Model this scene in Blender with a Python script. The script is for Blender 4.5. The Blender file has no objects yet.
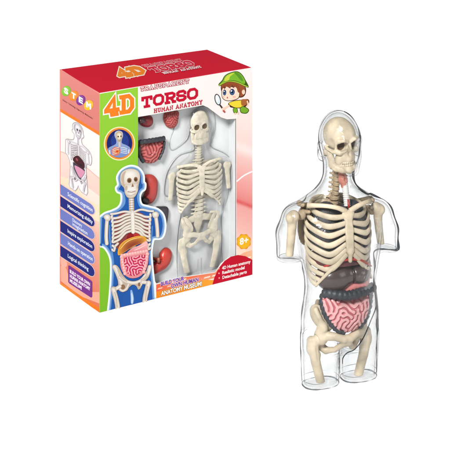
import bpy, bmesh, math, random
import numpy as np
from mathutils import Vector, Matrix
from mathutils.geometry import tessellate_polygon
random.seed(4); np.random.seed(4)
PI = math.pi
C = bpy.context.scene.collection
MM = 0.001

# ------------------------------------------------------------------ camera
DC, HC = 1.696, .6895        # camera distance and height
CAM = (0.0, -DC, HC)
sc = bpy.context.scene
cd = bpy.data.cameras.new('camera'); cam = bpy.data.objects.new('camera', cd); C.objects.link(cam)
cam.location = CAM; cam.rotation_euler = (PI/2, 0, 0)
cd.sensor_fit = 'HORIZONTAL'; cd.sensor_width = 36; cd.lens = 36*DC/.45
cd.shift_y = (.088-HC)/.45; cd.shift_x = 0.0
cd.clip_start = 0.05; cd.clip_end = 200
sc.camera = cam
sc.view_settings.view_transform = 'Standard'; sc.view_settings.look = 'None'
sc.view_settings.exposure = 0; sc.view_settings.gamma = 1
sc.render.engine = 'CYCLES'
cy = sc.cycles
cy.max_bounces = 14; cy.diffuse_bounces = 5; cy.glossy_bounces = 5
cy.transmission_bounces = 10; cy.transparent_max_bounces = 48
cy.use_denoising = True
sc.render.film_transparent = False

def ray(px, py):
    return np.array([(px-225)*.001/DC, 1.0, ((313-py)*.001-HC)/DC])

# ------------------------------------------------------------------ materials
ALB = .70      # studio exposure: pigments are darker than they look under the lamps
def lin(c):
    out = []
    for v in c[:3]:
        v = v/255.
        out.append(v/12.92 if v <= .04045 else ((v+.055)/1.055)**2.4)
    return out

def principled(name):
    m = bpy.data.materials.new(name); m.use_nodes = True
    return m, m.node_tree, m.node_tree.nodes['Principled BSDF']

def plastic(name, c, rough=.4, var=.12, scale=220, spec=.4, sss=0, bump=0, k=1.0):
    m, nt, b = principled(name)
    N = nt.nodes; Lk = nt.links
    tc = N.new('ShaderNodeTexCoord'); nz = N.new('ShaderNodeTexNoise')
    nz.inputs['Scale'].default_value = scale; nz.inputs['Detail'].default_value = 5
    Lk.new(tc.outputs['Object'], nz.inputs['Vector'])
    rp = N.new('ShaderNodeMapRange'); rp.inputs[1].default_value = .3; rp.inputs[2].default_value = .7
    rp.inputs[3].default_value = 1-var; rp.inputs[4].default_value = 1+var*.5
    Lk.new(nz.outputs['Fac'], rp.inputs[0])
    mx = N.new('ShaderNodeMix'); mx.data_type = 'RGBA'; mx.blend_type = 'MULTIPLY'; mx.inputs[0].default_value = 1
    l = [min(.92, v*k*ALB) for v in lin(c)]
    mx.inputs[6].default_value = (*l, 1)
    Lk.new(rp.outputs[0], mx.inputs[7]); Lk.new(mx.outputs[2], b.inputs['Base Color'])
    b.inputs['Roughness'].default_value = rough
    b.inputs['Specular IOR Level'].default_value = spec
    if sss:
        b.inputs['Subsurface Weight'].default_value = sss
        b.inputs['Subsurface Radius'].default_value = (.003, .0018, .001)
        b.inputs['Subsurface Scale'].default_value = .6
    if bump:
        bp = N.new('ShaderNodeBump'); bp.inputs['Strength'].default_value = bump; bp.inputs['Distance'].default_value = .0006
        nb = N.new('ShaderNodeTexNoise'); nb.inputs['Scale'].default_value = scale*2.4; nb.inputs['Detail'].default_value = 4
        Lk.new(tc.outputs['Object'], nb.inputs['Vector'])
        Lk.new(nb.outputs['Fac'], bp.inputs['Height']); Lk.new(bp.outputs[0], b.inputs['Normal'])
    return m

def colmat(name, rough=.38, spec=.25, k=1.0, var=.03, bump=0):
    m, nt, b = principled(name); N = nt.nodes; Lk = nt.links
    at = N.new('ShaderNodeAttribute'); at.attribute_name = 'Col'
    tc = N.new('ShaderNodeTexCoord'); nz = N.new('ShaderNodeTexNoise')
    nz.inputs['Scale'].default_value = 900; nz.inputs['Detail'].default_value = 3
    Lk.new(tc.outputs['Object'], nz.inputs['Vector'])
    rp = N.new('ShaderNodeMapRange'); rp.inputs[3].default_value = k*ALB*(1-var); rp.inputs[4].default_value = k*ALB*(1+var)
    Lk.new(nz.outputs['Fac'], rp.inputs[0])
    mx = N.new('ShaderNodeMix'); mx.data_type = 'RGBA'; mx.blend_type = 'MULTIPLY'; mx.inputs[0].default_value = 1
    Lk.new(at.outputs['Color'], mx.inputs[6]); Lk.new(rp.outputs[0], mx.inputs[7])
    Lk.new(mx.outputs[2], b.inputs['Base Color'])
    b.inputs['Roughness'].default_value = rough; b.inputs['Specular IOR Level'].default_value = spec
    return m

def clear(name, t0=.975, t1=.45, power=5, gloss=.8, tint=(1, 1, 1.0), bump=.25, rough=.04, scale=60):
    """thin clear plastic wall: absorbs along the slanted path, reflects by Fresnel"""
    m = bpy.data.materials.new(name); m.use_nodes = True
    nt = m.node_tree; N = nt.nodes; Lk = nt.links
    for n in list(N): N.remove(n)
    out = N.new('ShaderNodeOutputMaterial')
    tr = N.new('ShaderNodeBsdfTransparent'); gl = N.new('ShaderNodeBsdfGlossy'); gl.inputs['Roughness'].default_value = rough
    gl.inputs['Color'].default_value = (gloss, gloss, gloss, 1)
    tc = N.new('ShaderNodeTexCoord'); nz = N.new('ShaderNodeTexNoise'); nz.inputs['Scale'].default_value = scale
    nz.inputs['Detail'].default_value = 3
    Lk.new(tc.outputs['Object'], nz.inputs['Vector'])
    bp = N.new('ShaderNodeBump'); bp.inputs['Strength'].default_value = bump; bp.inputs['Distance'].default_value = .004
    Lk.new(nz.outputs['Fac'], bp.inputs['Height']); Lk.new(bp.outputs[0], gl.inputs['Normal'])
    lw = N.new('ShaderNodeLayerWeight'); lw.inputs['Blend'].default_value = .5
    Lk.new(bp.outputs[0], lw.inputs['Normal'])
    cr_ = N.new('ShaderNodeValToRGB'); mr = cr_; el = cr_.color_ramp.elements
    stops = power if isinstance(power, list) else [(0, t0), (.6, t0*.97+t1*.03), (.85, t0*.75+t1*.25), (1, t1)]
    while len(el) < len(stops): el.new(.5)
    for e_, (p_, v_) in zip(el, stops): e_.position = p_; e_.color = (v_, v_, v_, 1)
    Lk.new(lw.outputs['Facing'], cr_.inputs[0])
    mx = N.new('ShaderNodeMix'); mx.data_type = 'RGBA'; mx.blend_type = 'MULTIPLY'; mx.inputs[0].default_value = 1
    mx.inputs[6].default_value = (*tint, 1); Lk.new(mr.outputs[0], mx.inputs[7])
    Lk.new(mx.outputs[2], tr.inputs['Color'])
    fr = N.new('ShaderNodeFresnel'); fr.inputs['IOR'].default_value = 1.22
    Lk.new(bp.outputs[0], fr.inputs['Normal'])
    sh = N.new('ShaderNodeMixShader')
    f2 = N.new('ShaderNodeMath'); f2.operation = 'MINIMUM'; f2.inputs[1].default_value = .2
    Lk.new(fr.outputs[0], f2.inputs[0])
    Lk.new(f2.outputs[0], sh.inputs[0]); Lk.new(tr.outputs[0], sh.inputs[1]); Lk.new(gl.outputs[0], sh.inputs[2])
    Lk.new(sh.outputs[0], out.inputs['Surface'])
    return m

# ------------------------------------------------------------------ object helpers
def link(name, me, mat, parent=None, smooth=True):
    o = bpy.data.objects.new(name, me); C.objects.link(o)
    if mat is not None:
        for mt in (mat if isinstance(mat, (list, tuple)) else [mat]): me.materials.append(mt)
    if smooth and len(me.polygons): me.polygons.foreach_set('use_smooth', [True]*len(me.polygons))
    if parent is not None: o.parent = parent
    return o

def mesh(name, verts, faces, mat, parent=None, smooth=True, cols=None):
    me = bpy.data.meshes.new(name)
    v = np.asarray(verts, dtype=float)*MM
    me.from_pydata([tuple(p) for p in v], [], [tuple(int(i) for i in f) for f in faces])
    if cols is not None:
        a = me.color_attributes.new('Col', 'FLOAT_COLOR', 'POINT')
        arr = np.ones((len(v), 4)); arr[:, :3] = np.asarray(cols)
        a.data.foreach_set('color', arr.ravel())
    me.update()
    return link(name, me, mat, parent, smooth)

def empty(name, loc, rz, label, cat, group=None):
    o = bpy.data.objects.new(name, None); C.objects.link(o)
    o.location = loc; o.rotation_euler = (0, 0, rz); o.empty_display_size = .03
    o['label'] = label; o['category'] = cat
    if group: o['group'] = group
    return o

def tag(o, label, cat):
    o['label'] = label; o['category'] = cat
    return o

# ------------------------------------------------------------------ implicit surfaces
def surface_nets(F, o, h):
    nx, ny, nz = F.shape
    neg = F < 0
    dims = (nx-1, ny-1, nz-1)
    acc = np.zeros((dims[0]*dims[1]*dims[2], 3)); cnt = np.zeros(dims[0]*dims[1]*dims[2])
    quads = []
    def cid(a): return (a[:, 0]*dims[1]+a[:, 1])*dims[2]+a[:, 2]
    for ax in range(3):
        s0 = [slice(None)]*3; s1 = [slice(None)]*3
        s0[ax] = slice(0, -1); s1[ax] = slice(1, None)
        A = F[tuple(s0)]; B = F[tuple(s1)]
        idx = np.argwhere(neg[tuple(s0)] != neg[tuple(s1)])
        if not len(idx): continue
        a = A[tuple(idx.T)]; b = B[tuple(idx.T)]
        p = idx.astype(float); p[:, ax] += a/(a-b)
        o1, o2 = (ax+1) % 3, (ax+2) % 3
        for d1 in (0, -1):
            for d2 in (0, -1):
                c = idx.copy(); c[:, o1] += d1; c[:, o2] += d2
                ok = (c >= 0).all(1) & (c < np.array(dims)).all(1)
                ci = cid(c[ok]); np.add.at(acc, ci, p[ok]); np.add.at(cnt, ci, 1)
        ins = (idx[:, o1] > 0) & (idx[:, o2] > 0) & (idx[:, o1] < F.shape[o1]-1) & (idx[:, o2] < F.shape[o2]-1)
        e = idx[ins]; aa = a[ins]
        q = []
        for d1, d2 in ((-1, -1), (0, -1), (0, 0), (-1, 0)):
            c = e.copy(); c[:, o1] += d1; c[:, o2] += d2; q.append(cid(c))
        q = np.stack(q, 1)
        q[aa > 0] = q[aa > 0][:, ::-1]
        quads.append(q)
    used = np.nonzero(cnt)[0]
    remap = -np.ones(len(cnt), int); remap[used] = np.arange(len(used))
    V = acc[used]/cnt[used][:, None]*h+np.array(o)
    return V, remap[np.concatenate(quads)]

def smooth_mesh(V, Q, it=2, w=.5):
    e = np.concatenate([Q[:, [0, 1]], Q[:, [1, 2]], Q[:, [2, 3]], Q[:, [3, 0]]]); e = np.concatenate([e, e[:, ::-1]])
    for _ in range(it):
        s = np.zeros_like(V); n = np.zeros(len(V))
        np.add.at(s, e[:, 0], V[e[:, 1]]); np.add.at(n, e[:, 0], 1)
        V = V*(1-w)+w*s/np.maximum(n, 1)[:, None]
    return V

class G:
    """a grid on which signed distances (mm) are evaluated"""
    def __init__(s, lo, hi, h):
        s.lo = np.array(lo, float); s.h = h
        n = np.ceil((np.array(hi)-s.lo)/h).astype(int)+1
        ax = [s.lo[i]+h*np.arange(n[i]) for i in range(3)]
        s.X, s.Y, s.Z = np.meshgrid(*ax, indexing='ij')
    def ell(s, c, r, rot=None):
        x, y, z = s.X-c[0], s.Y-c[1], s.Z-c[2]
        if rot is not None:
            m = rot.transposed() if isinstance(rot, Matrix) else rot
            x, y, z = (m[0][0]*x+m[0][1]*y+m[0][2]*z, m[1][0]*x+m[1][1]*y+m[1][2]*z, m[2][0]*x+m[2][1]*y+m[2][2]*z)
        k0 = np.sqrt((x/r[0])**2+(y/r[1])**2+(z/r[2])**2)+1e-9
        k1 = np.sqrt((x/r[0]**2)**2+(y/r[1]**2)**2+(z/r[2]**2)**2)+1e-9
        return k0*(k0-1)/k1
    def cap(s, a, b, ra, rb=None):
        rb = ra if rb is None else rb
        a = np.array(a, float); b = np.array(b, float); d = b-a; L = d@d+1e-9
        t = np.clip(((s.X-a[0])*d[0]+(s.Y-a[1])*d[1]+(s.Z-a[2])*d[2])/L, 0, 1)
        return np.sqrt((s.X-a[0]-t*d[0])**2+(s.Y-a[1]-t*d[1])**2+(s.Z-a[2]-t*d[2])**2)-(ra+(rb-ra)*t)
    def path(s, pts, rs, k=.5):
        f = None
        for i in range(len(pts)-1):
            g = s.cap(pts[i], pts[i+1], rs[i], rs[i+1]); f = g if f is None else smin(f, g, k)
        return f
    def net(s, F, it=1):
        V, Q = surface_nets(F, s.lo, s.h)
        return smooth_mesh(V, Q, it), Q

def smin(a, b, k):
    h = np.clip(.5+.5*(b-a)/k, 0, 1)
    return b+(a-b)*h-k*h*(1-h)
def smax(a, b, k): return -smin(-a, -b, k)
def sub(a, b, k=.6): return smax(a, -b, k)

def crom(pts, n=8, closed=False):
    P = [np.array(p, float) for p in pts]; out = []
    m = len(P)
    rng = range(m) if closed else range(m-1)
    for i in rng:
        if closed: p0, p1, p2, p3 = P[i-1], P[i], P[(i+1) % m], P[(i+2) % m]
        else: p0, p1, p2, p3 = P[max(i-1, 0)], P[i], P[i+1], P[min(i+2, m-1)]
        for j in range(n):
            t = j/n
            out.append(.5*(2*p1+(p2-p0)*t+(2*p0-5*p1+4*p2-p3)*t*t+(3*p1-p0-3*p2+p3)*t**3))
    if not closed: out.append(P[-1])
    return out

def tube(pts, ra, rb=None, outward=None, seg=10, closed=False, taper=None):
    """sweep an ellipse (ra along the outward vector, rb across); returns verts, faces"""
    P = np.array(pts, float); n = len(P); rb = ra if rb is None else rb
    V = []; F = []
    up = np.array([.13, .2, .97])
    prev = None
    for i in range(n):
        if closed: t = P[(i+1) % n]-P[i-1]
        else: t = P[min(i+1, n-1)]-P[max(i-1, 0)]
        t = t/(np.linalg.norm(t)+1e-9)
        if outward is not None: nn = np.array(outward(P[i]), float)
        elif prev is not None: nn = prev
        else: nn = np.cross(t, up)
        nn = nn-t*(nn@t); nn /= np.linalg.norm(nn)+1e-9; prev = nn
        b = np.cross(t, nn)
        s = 1 if taper is None else taper(i/(n-1))
        for k in range(seg):
            a = 2*PI*k/seg
            V.append(P[i]+nn*math.cos(a)*ra*s+b*math.sin(a)*rb*s)
    rings = n if closed else n-1
    for i in range(rings):
        for k in range(seg):
            a, b2 = i*seg+k, i*seg+(k+1) % seg
            c, d = ((i+1) % n)*seg+(k+1) % seg, ((i+1) % n)*seg+k
            F.append((a, b2, c, d))
    if not closed:
        F.append(tuple(range(seg))[::-1]); F.append(tuple((n-1)*seg+k for k in range(seg)))
    return V, F

def labyrinth(n, lam, seed, iters=60):
    r = np.random.RandomState(seed); u = r.randn(n, n)
    f = np.fft.fftfreq(n); kx, ky = np.meshgrid(f, f, indexing='ij'); k = np.hypot(kx, ky)
    K = np.exp(-((k-1/lam)/(.6/lam))**2)
    for _ in range(iters):
        u = np.real(np.fft.ifft2(np.fft.fft2(u)*K)); u = np.tanh(2.5*u/u.std())
    u = np.real(np.fft.ifft2(np.fft.fft2(u)*np.exp(-(k*lam/2.6)**2)))
    return u/np.abs(u).max()
def bil(A, x, y):
    n = A.shape[0]; x = np.mod(x, n-1); y = np.mod(y, n-1); i = x.astype(int); j = y.astype(int); a = x-i; b = y-j
    return A[i, j]*(1-a)*(1-b)+A[i+1, j]*a*(1-b)+A[i, j+1]*(1-a)*b+A[i+1, j+1]*a*b

# ------------------------------------------------------------------ colours in light: k = albedo factor
KF = 0.80     # printed front
BONE = plastic('ivory_bone_plastic', (230, 213, 184), .45, .3, 70, .25, .0, .2, .84)
BONE2 = plastic('darker_bone_plastic', (202, 178, 146), .5, .25, 200, .3, 0, .2, .8)
LUNG = plastic('charcoal_lung_plastic', (74, 75, 80), .5, .35, 500, .4, 0, .7, .8)
LIVER = plastic('brown_liver_plastic', (80, 66, 62), .22, .08, 60, .6, 0, 0, .8)
STOM = plastic('pink_stomach_plastic', (236, 140, 135), .35, .1, 160, .5, 0, .15, .8)
COLON = plastic('slate_colon_plastic', (60, 63, 71), .45, .25, 400, .4, 0, .4, .8)
REDM = plastic('red_muscle_plastic', (200, 56, 42), .4, .2, 300, .4, 0, .2, .8)
DRED = plastic('dark_red_heart_plastic', (96, 34, 34), .4, .25, 200, .4, 0, .2, .8)
WHITEP = plastic('white_plastic', (240, 236, 232), .35, .05, 200, .4, 0, 0, .85)
GUT = colmat('pink_gut_plastic', .22, .6, .84, .05)
SHELL = clear('clear_shell_plastic', .98, .03, [(0, .988), (.5, .978), (.64, .94), (.77, .86), (.87, .6), (.94, .27), (1, .04)], .9, (.992, .997, 1), .5, .17, 75)
EDGED = clear('dark_edge_line', .30, .10, 2, .5, (.9, .95, 1), .5, .15, 300)  # line tones carry the dark refraction at the shell's edges
EDGEL = clear('pale_edge_line', .55, .2, 2, .8, (.95, .97, 1), .5, .15, 300)

# ------------------------------------------------------------------ setting
def ground():
    n = 24; R = 30.0
    V = []; F = []
    for i in range(n+1):
        for j in range(n+1):
            V.append(((i/n-.5)*2*R*1000, (j/n-.5)*2*R*1000, 0))
    for i in range(n):
        for j in range(n):
            a = i*(n+1)+j; F.append((a, a+n+1, a+n+2, a+1))
    m, nt, b = principled('glowing_white_ground')
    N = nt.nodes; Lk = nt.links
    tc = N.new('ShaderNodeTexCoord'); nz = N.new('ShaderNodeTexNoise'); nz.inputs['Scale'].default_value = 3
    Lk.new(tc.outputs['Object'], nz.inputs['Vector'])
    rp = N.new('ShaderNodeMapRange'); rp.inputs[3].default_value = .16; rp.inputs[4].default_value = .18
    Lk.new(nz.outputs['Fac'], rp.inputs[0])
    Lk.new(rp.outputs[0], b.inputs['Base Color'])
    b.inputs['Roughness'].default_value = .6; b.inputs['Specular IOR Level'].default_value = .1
    b.inputs['Emission Color'].default_value = (1, 1, 1, 1); b.inputs['Emission Strength'].default_value = .97  # glow added to keep the ground white and hide shadows
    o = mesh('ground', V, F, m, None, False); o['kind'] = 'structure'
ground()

w = bpy.data.worlds.new('World'); sc.world = w; w.use_nodes = True
bg = w.node_tree.nodes['Background']; bg.inputs[0].default_value = (1, 1, 1, 1); bg.inputs[1].default_value = .32
def softbox(name, loc, target, size, power, col=(1, 1, 1)):
    l = bpy.data.lights.new(name, 'AREA'); l.shape = 'SQUARE'; l.size = size; l.energy = power; l.color = col
    o = bpy.data.objects.new(name, l); C.objects.link(o); o.location = loc
    o.rotation_euler = (Vector(target)-Vector(loc)).to_track_quat('-Z', 'Y').to_euler()
softbox('key_softbox', (-.85, -2.25, 1.95), (0, 0, .12), .6, 165, (1, .985, .96))
softbox('fill_softbox', (2.2, -1.4, 1.2), (0.05, 0, .12), 1.2, 13)

# ================================================================== ANATOMY MODEL
YAW = math.radians(22)
MS = .993                  # model scale
O = np.array([.1043, -.152]); cs, sn = math.cos(YAW), math.sin(YAW)
def Lz(py, x, y):
    d = DC+O[1]+MS*(x*sn+y*cs)*MM
    return (HC+((313-py)*.001-HC)*d/DC)/MM/MS
def L(px, py, y):
    """local (x, y, z) in mm of the picture point px, py at local depth y"""
    k = (px-225)*.001/DC
    x = (k*(DC+O[1]+MS*y*MM*cs)-O[0]+MS*y*MM*sn)/(cs-k*sn)/MM/MS
    return (x, y, Lz(py, x, y))

def interp(z, table, col):
    zs = [r[0] for r in table]; vs = [r[col] for r in table]
    f = np.interp(z, zs, vs)
    return f
BODY = [(30, 36.4, 20, 0), (45, 37.0, 22, -1), (60, 37.2, 23, -1), (75, 35.5, 22, -2), (88, 33.5, 21.5, -2), (100, 34.5, 22.5, -2), (115, 38, 24.5, -1),
        (130, 41, 25.5, 0), (145, 43, 25, 0), (156, 42, 22, 1), (165, 35, 17, 2), (171, 24, 13, 3), (176, 13, 9, 3)]
_zs = np.linspace(20, 185, 300)
_tab = {}
for c_ in (1, 2, 3):
    raw = interp(_zs, BODY, c_); ker = np.hanning(25); ker /= ker.sum()
    _tab[c_] = np.convolve(np.pad(raw, 12, mode='edge'), ker, 'valid')

def shell_sdf(g, hy, dx=0):
    ca, sa = math.cos(hy), math.sin(hy)
    zz = g.Z
    a = np.interp(zz, _zs, _tab[1]); b = np.interp(zz, _zs, _tab[2]); yc = np.interp(zz, _zs, _tab[3])
    ex = 2.3
    r = (np.abs(g.X/a)**ex+np.abs((g.Y-yc)/b)**ex)**(1/ex)
    f = (r-1)*np.minimum(a, b)*.9
    f = np.maximum(f, np.maximum(32-zz, zz-175))
    for s in (-1, 1):
        arm = g.path([(s*43.5, 2, 153), (s*48, 2, 140), (s*50.4, 1, 112)], [13.2, 12.8, 11.2], 4)
        arm = np.maximum(arm, 118-zz)
        f = smin(f, arm, 5)
        f = smin(f, g.cap((s*9, 4, 172.5), (s*41, 3, 155), 10, 11), 6)
        bz = 12.5+6.5*np.clip((g.Z-4)/30, 0, 1)
        lr = ((np.abs((g.X-s*19.3)/17.3)**2.5+np.abs(g.Y/bz)**2.5)**(1/2.5)-1)*17.0
        leg = np.maximum(np.maximum(lr, zz-46), -zz)
        f = smin(f, leg, 1.5)
        f = smin(f, g.ell((s*15, -17, 138), (15, 8, 11)), 10)        # chest
    f = smin(f, g.cap((0, 3.5, 165), (0, 2.5, 205), 14.2, 13.4), 10)
    # head in its own frame
    X, Y = g.X.copy(), g.Y.copy()
    g.X, g.Y = ca*(X-dx)+sa*Y, -sa*(X-dx)+ca*Y
    h = g.ell((0, 1, 222), (18.6, 22.5, 25.5))
    h = smin(h, g.ell((0, -8, 207), (14.5, 14, 14)), 6)
    h = smin(h, g.ell((0, -17.5, 197.5), (6.5, 5, 5)), 6)
    h = smin(h, g.path([(0, -18, 217), (0, -20.6, 212)], [2, 2.6]), 3)
    h = smin(h, g.ell((0, -21.5, 204.5), (5, 3.5, 2.4)), 3)
    h = smin(h, g.ell((0, -17.5, 226), (11, 4, 3)), 5)
    for s in (-1, 1):
        e = g.ell((s*20.2, 2, 213.5), (3.2, 6, 9.5))
        e = sub(e, g.ell((s*23, 0, 214.5), (2.4, 3.6, 6)), 1)
        h = smin(h, e, 2)
        h = sub(h, g.ell((s*7.5, -22.8, 219), (4, 1.8, 2.4)), 3)
    g.X, g.Y = X, Y
    return smin(f, h, 6)

def build_shell(name, parent, hy, h, dx=0, crotch=False):
    g = G((-70, -36, -4), (70, 34, 252), h)
    V, Q = g.net(shell_sdf(g, hy, dx), 2)
    n = np.zeros_like(V)
    fn = np.cross(V[Q[:, 2]]-V[Q[:, 0]], V[Q[:, 3]]-V[Q[:, 1]])
    for k in range(4): np.add.at(n, Q[:, k], fn)
    n /= np.linalg.norm(n, axis=1)[:, None]+1e-9
    V[:, 2] = np.maximum(V[:, 2], 0.05)
    Vi = V-n*2.2
    if crotch:
        c = V[Q].mean(1); m = (c[:, 2] > 26) & (c[:, 2] < 42) & (np.abs(c[:, 0]) < 12); Q = Q[~m]
    VV = np.concatenate([V, Vi]); QQ = np.concatenate([Q, Q[:, ::-1]+len(V)])
    return mesh(name, VV, QQ, SHELL, parent), V, Q

def chains(V, Q, axis_fn):
    """ordered loops where the scalar axis_fn(V) crosses zero"""
    s = axis_fn(V); segs = {}
    pts = {}
    def key(a, b): return (a, b) if a < b else (b, a)
    nb = {}
    for q in Q:
        sg = s[q] > 0
        if sg.all() or not sg.any(): continue
        ks = []
        for i in range(4):
            a, b = int(q[i]), int(q[(i+1) % 4])
            if (s[a] > 0) != (s[b] > 0):
                k = key(a, b)
                if k not in pts: pts[k] = V[a]+(V[b]-V[a])*(s[a]/(s[a]-s[b]))
                ks.append(k)
        for i in range(0, len(ks)-1, 2):
            nb.setdefault(ks[i], []).append(ks[i+1]); nb.setdefault(ks[i+1], []).append(ks[i])
    seen = set(); out = []
    for k in nb:
        if k in seen: continue
        loop = [k]; seen.add(k); cur = k
        while True:
            nx = [m for m in nb[cur] if m not in seen]
            if not nx: break
            cur = nx[0]; seen.add(cur); loop.append(cur)
        if len(loop) > 12: out.append(np.array([pts[m] for m in loop]))
    return out
def relax(P, it=6, closed=True):
    for _ in range(it):
        if closed: P = .5*P+.25*(np.roll(P, 1, 0)+np.roll(P, -1, 0))
        else: P[1:-1] = .5*P[1:-1]+.25*(P[:-2]+P[2:])
    return P
def resample(P, step, closed=False):
    if closed: P = np.concatenate([P, P[:1]])
    d = np.concatenate([[0], np.cumsum(np.linalg.norm(np.diff(P, axis=0), axis=1))])
    n = max(4, int(d[-1]/step)); t = np.linspace(0, d[-1], n+1)
    R = np.stack([np.interp(t, d, P[:, i]) for i in range(3)], 1)
    return R[:-1] if closed else R

model = empty('anatomy_model', (O[0], O[1], 0), YAW,
              'clear plastic human torso figure showing ivory skeleton and coloured organs, standing right of the box', 'anatomy model')
model.scale = (MS, MS, MS)
HY = math.radians(11)
shell, SV, SQ = build_shell('clear_shell', model, HY, 1.25, 1.0)

def multi_tube(loops, closed, ra, seg=8, step=1.6, taper=None):
    V = []; F = []
    for P in loops:
        P = resample(relax(P.copy(), 5, closed), step, closed)
        v, f = tube(P, ra, seg=seg, closed=closed, taper=taper)
        o = len(V); V += v; F += [tuple(i+o for i in q) for q in f]
    return V, F

def head_pt(x, y, z):
    a, b = math.cos(HY), math.sin(HY); return (a*x-b*y+1, b*x+a*y, z)
for s in (-1, 1):
    for R_, rr in ((1.0, .36), (.55, .26)):
        P = [head_pt(s*(21.6+.9*math.sin(t)), 1.6+4.6*R_*math.cos(t)+.9*math.sin(3*t+R_*4), 213.0+8.6*R_*math.sin(t)+.6*math.cos(4*t)) for t in np.linspace(-2.2, 1.9, 16)]
        v, f = tube(crom(P, 4), rr, seg=8, taper=lambda t: .25+.75*abs(math.sin(t*9))); mesh('ear_rim', v, f, EDGEL if s < 0 else EDGED, model)

# dark tubes on the shell's outline: edge refraction put into shape and colour
ca, sa = math.cos(HY), math.sin(HY)
def edge_plane(V):
    x, z = V[:, 0], V[:, 2]; sg = np.sign(x)
    st = lambda v, a, b: (lambda t: t*t*(3-2*t))(np.clip((v-a)/(b-a), 0, 1))
    f = .15*x
    wa = st(np.abs(x), 28, 38)*st(z, 100, 116); f = f*(1-wa)+.4*(x-44*sg)*wa
    wl = 1-st(z, 34, 60); f = f*(1-wl)+.3*(x-19.4*sg)*wl
    wh = st(z, 170, 188); f = f*(1-wh)+.38*x*wh
    return V[:, 1]-2+f
def split_runs(P, keep):
    """open runs of a closed loop where keep holds"""
    n = len(P); k = keep(P)
    if k.all(): return [np.concatenate([P, P[:1]])]
    st = int(np.nonzero(~k)[0][0]); P = np.roll(P, -st, 0); k = np.roll(k, -st)
    runs = []; cur = []
    for p, q in zip(P, k):
        if q: cur.append(p)
        elif cur:
            if len(cur) > 6: runs.append(np.array(cur))
            cur = []
    if len(cur) > 6: runs.append(np.array(cur))
    return runs
loops = chains(SV, SQ, edge_plane)
right, left = [], []
for P in loops:
    P = relax(P, 4)
    right += split_runs(P, lambda p: (p[:, 0] > 4) & (p[:, 2] > 3))
    left += split_runs(P, lambda p: (p[:, 0] <= 4) & (p[:, 2] > 3))
def tp(t):
    w_ = .62+.30*math.sin(t*41+1.3)*math.sin(t*17.3)+.22*math.sin(t*97+.4)
    return max(.14, w_)*(.3+.7*min(1, 10*min(t, 1-t)))
V, F = multi_tube(right, False, 1.35, taper=tp); mesh('shell_edge_line', V, F, EDGED, model)
V, F = multi_tube(left, False, .75, taper=tp); mesh('shell_edge_line', V, F, EDGEL, model)
# rims round the cut arms and legs
V, F = multi_tube(chains(SV, SQ, lambda V: V[:, 2]-1.4), True, .7, taper=lambda t: .55+.4*math.sin(t*6.28*2+1)+.15*math.sin(t*60)); rim = mesh('base_rim', V, F, EDGEL, model)
arml = [P for P in chains(SV, SQ, lambda V: V[:, 2]-119.6) if abs(P[:, 0].mean()) > 40]
V, F = multi_tube(chains(SV, SQ, lambda V: V[:, 2]-6.5), True, .24, taper=lambda t: .5+.5*math.sin(t*6.28*3)); mesh('base_rim', V, F, EDGEL, model)
V, F = multi_tube(arml, True, .6, taper=lambda t: .6+.35*math.sin(t*6.28*2)+.15*math.sin(t*50)); mesh('arm_rim', V, F, EDGEL, model)
# groin crease running from the right waist to the crotch
gp = [L(px, py, y) for px, py, y in ((376.8, 299, -10), (375.4, 309, -13), (371, 320, -17), (363.5, 337.5, -20), (355, 349, -20), (347, 353, -18), (343, 358, -14), (342.6, 364, -12))]
v, f = tube(crom(gp, 8), .5, seg=8, taper=lambda t: .5+.5*min(1, 6*min(t, 1-t))); mesh('groin_crease', v, f, EDGED, model)

# ---------------------------------------------------------------- skull
SK = Matrix.Translation((1.2*MM, -.5*MM, 218*MM))
skull_rot = math.radians(11)
def skull_mesh():
    g = G((-20, -25, -20), (20, 26, 28), .62)
    f = g.ell((0, 1.8, 8), (15.0, 16.6, 16))
    f = smin(f, g.ell((0, -6, 6.5), (12.9, 10.6, 13.5)), 4)
    f = smin(f, g.ell((0, -10, -7), (9, 7, 10)), 3)
    f = smin(f, g.path([(-6, -11.5, -11.5), (0, -14.8, -11.5), (6, -11.5, -11.5)], [4.0, 4.0, 4.0]), 2)
    f = smin(f, g.ell((0, 6, -6), (9, 9, 5)), 4)
    f = smin(f, g.path([(-6, -9.5, -15.2), (0, -13, -15.2), (6, -9.5, -15.2)], [2.4, 2.4, 2.4]), 1.5)
    for s in (-1, 1): f = smin(f, g.ell((s*7.2, -8.5, -13), (3.2, 5, 5.5)), 2)
    for s in (-1, 1):
        f = smin(f, g.path([(s*4, -16, -3), (s*9.5, -14, -4.5), (s*13.4, -8, -4.2), (s*14.6, -1, -3.2), (s*14, 4, -2.4)], [1.5, 2.6, 2, 1.5, 1.8]), 1.6)
        f = smin(f, g.path([(s*11.6, -11, -4), (s*12, -10.5, 3), (s*10, -14, 6.5)], [1.6, 1.4, 2]), 1.2)
        f = smin(f, g.path([(s*2.5, -17, 5), (s*6.5, -17.3, 6.8), (s*10.5, -14.5, 5.8)], [1.5, 1.6, 1.5]), 1.6)
        f = smin(f, g.ell((s*11.5, 7, -8.5), (3, 3.4, 4)), 2)
        f = sub(f, g.ell((s*6.5, -15.5, 1), (4.6, 9.5, 4.3)), .8)
        f = sub(f, g.ell((s*15.5, -6.5, 2.5), (3.0, 5, 5.5)), 2)
        f = sub(f, g.ell((s*13, -4.2, -10), (3.6, 4.4, 4.6)), 1.2)
        f = sub(f, g.cap((s*1.3, -21, -7), (s*1.1, -19, -3.2), 1.7, 1.2), .5)
    f = smin(f, g.path([(0, -17.3, 3), (0, -19.6, -1.4)], [1.5, 1.2]), 1)
    f = sub(f, g.ell((0, -19.5, -6.2), (2.2, 4, 3)), .6)
    return g.net(f, 1)
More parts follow.
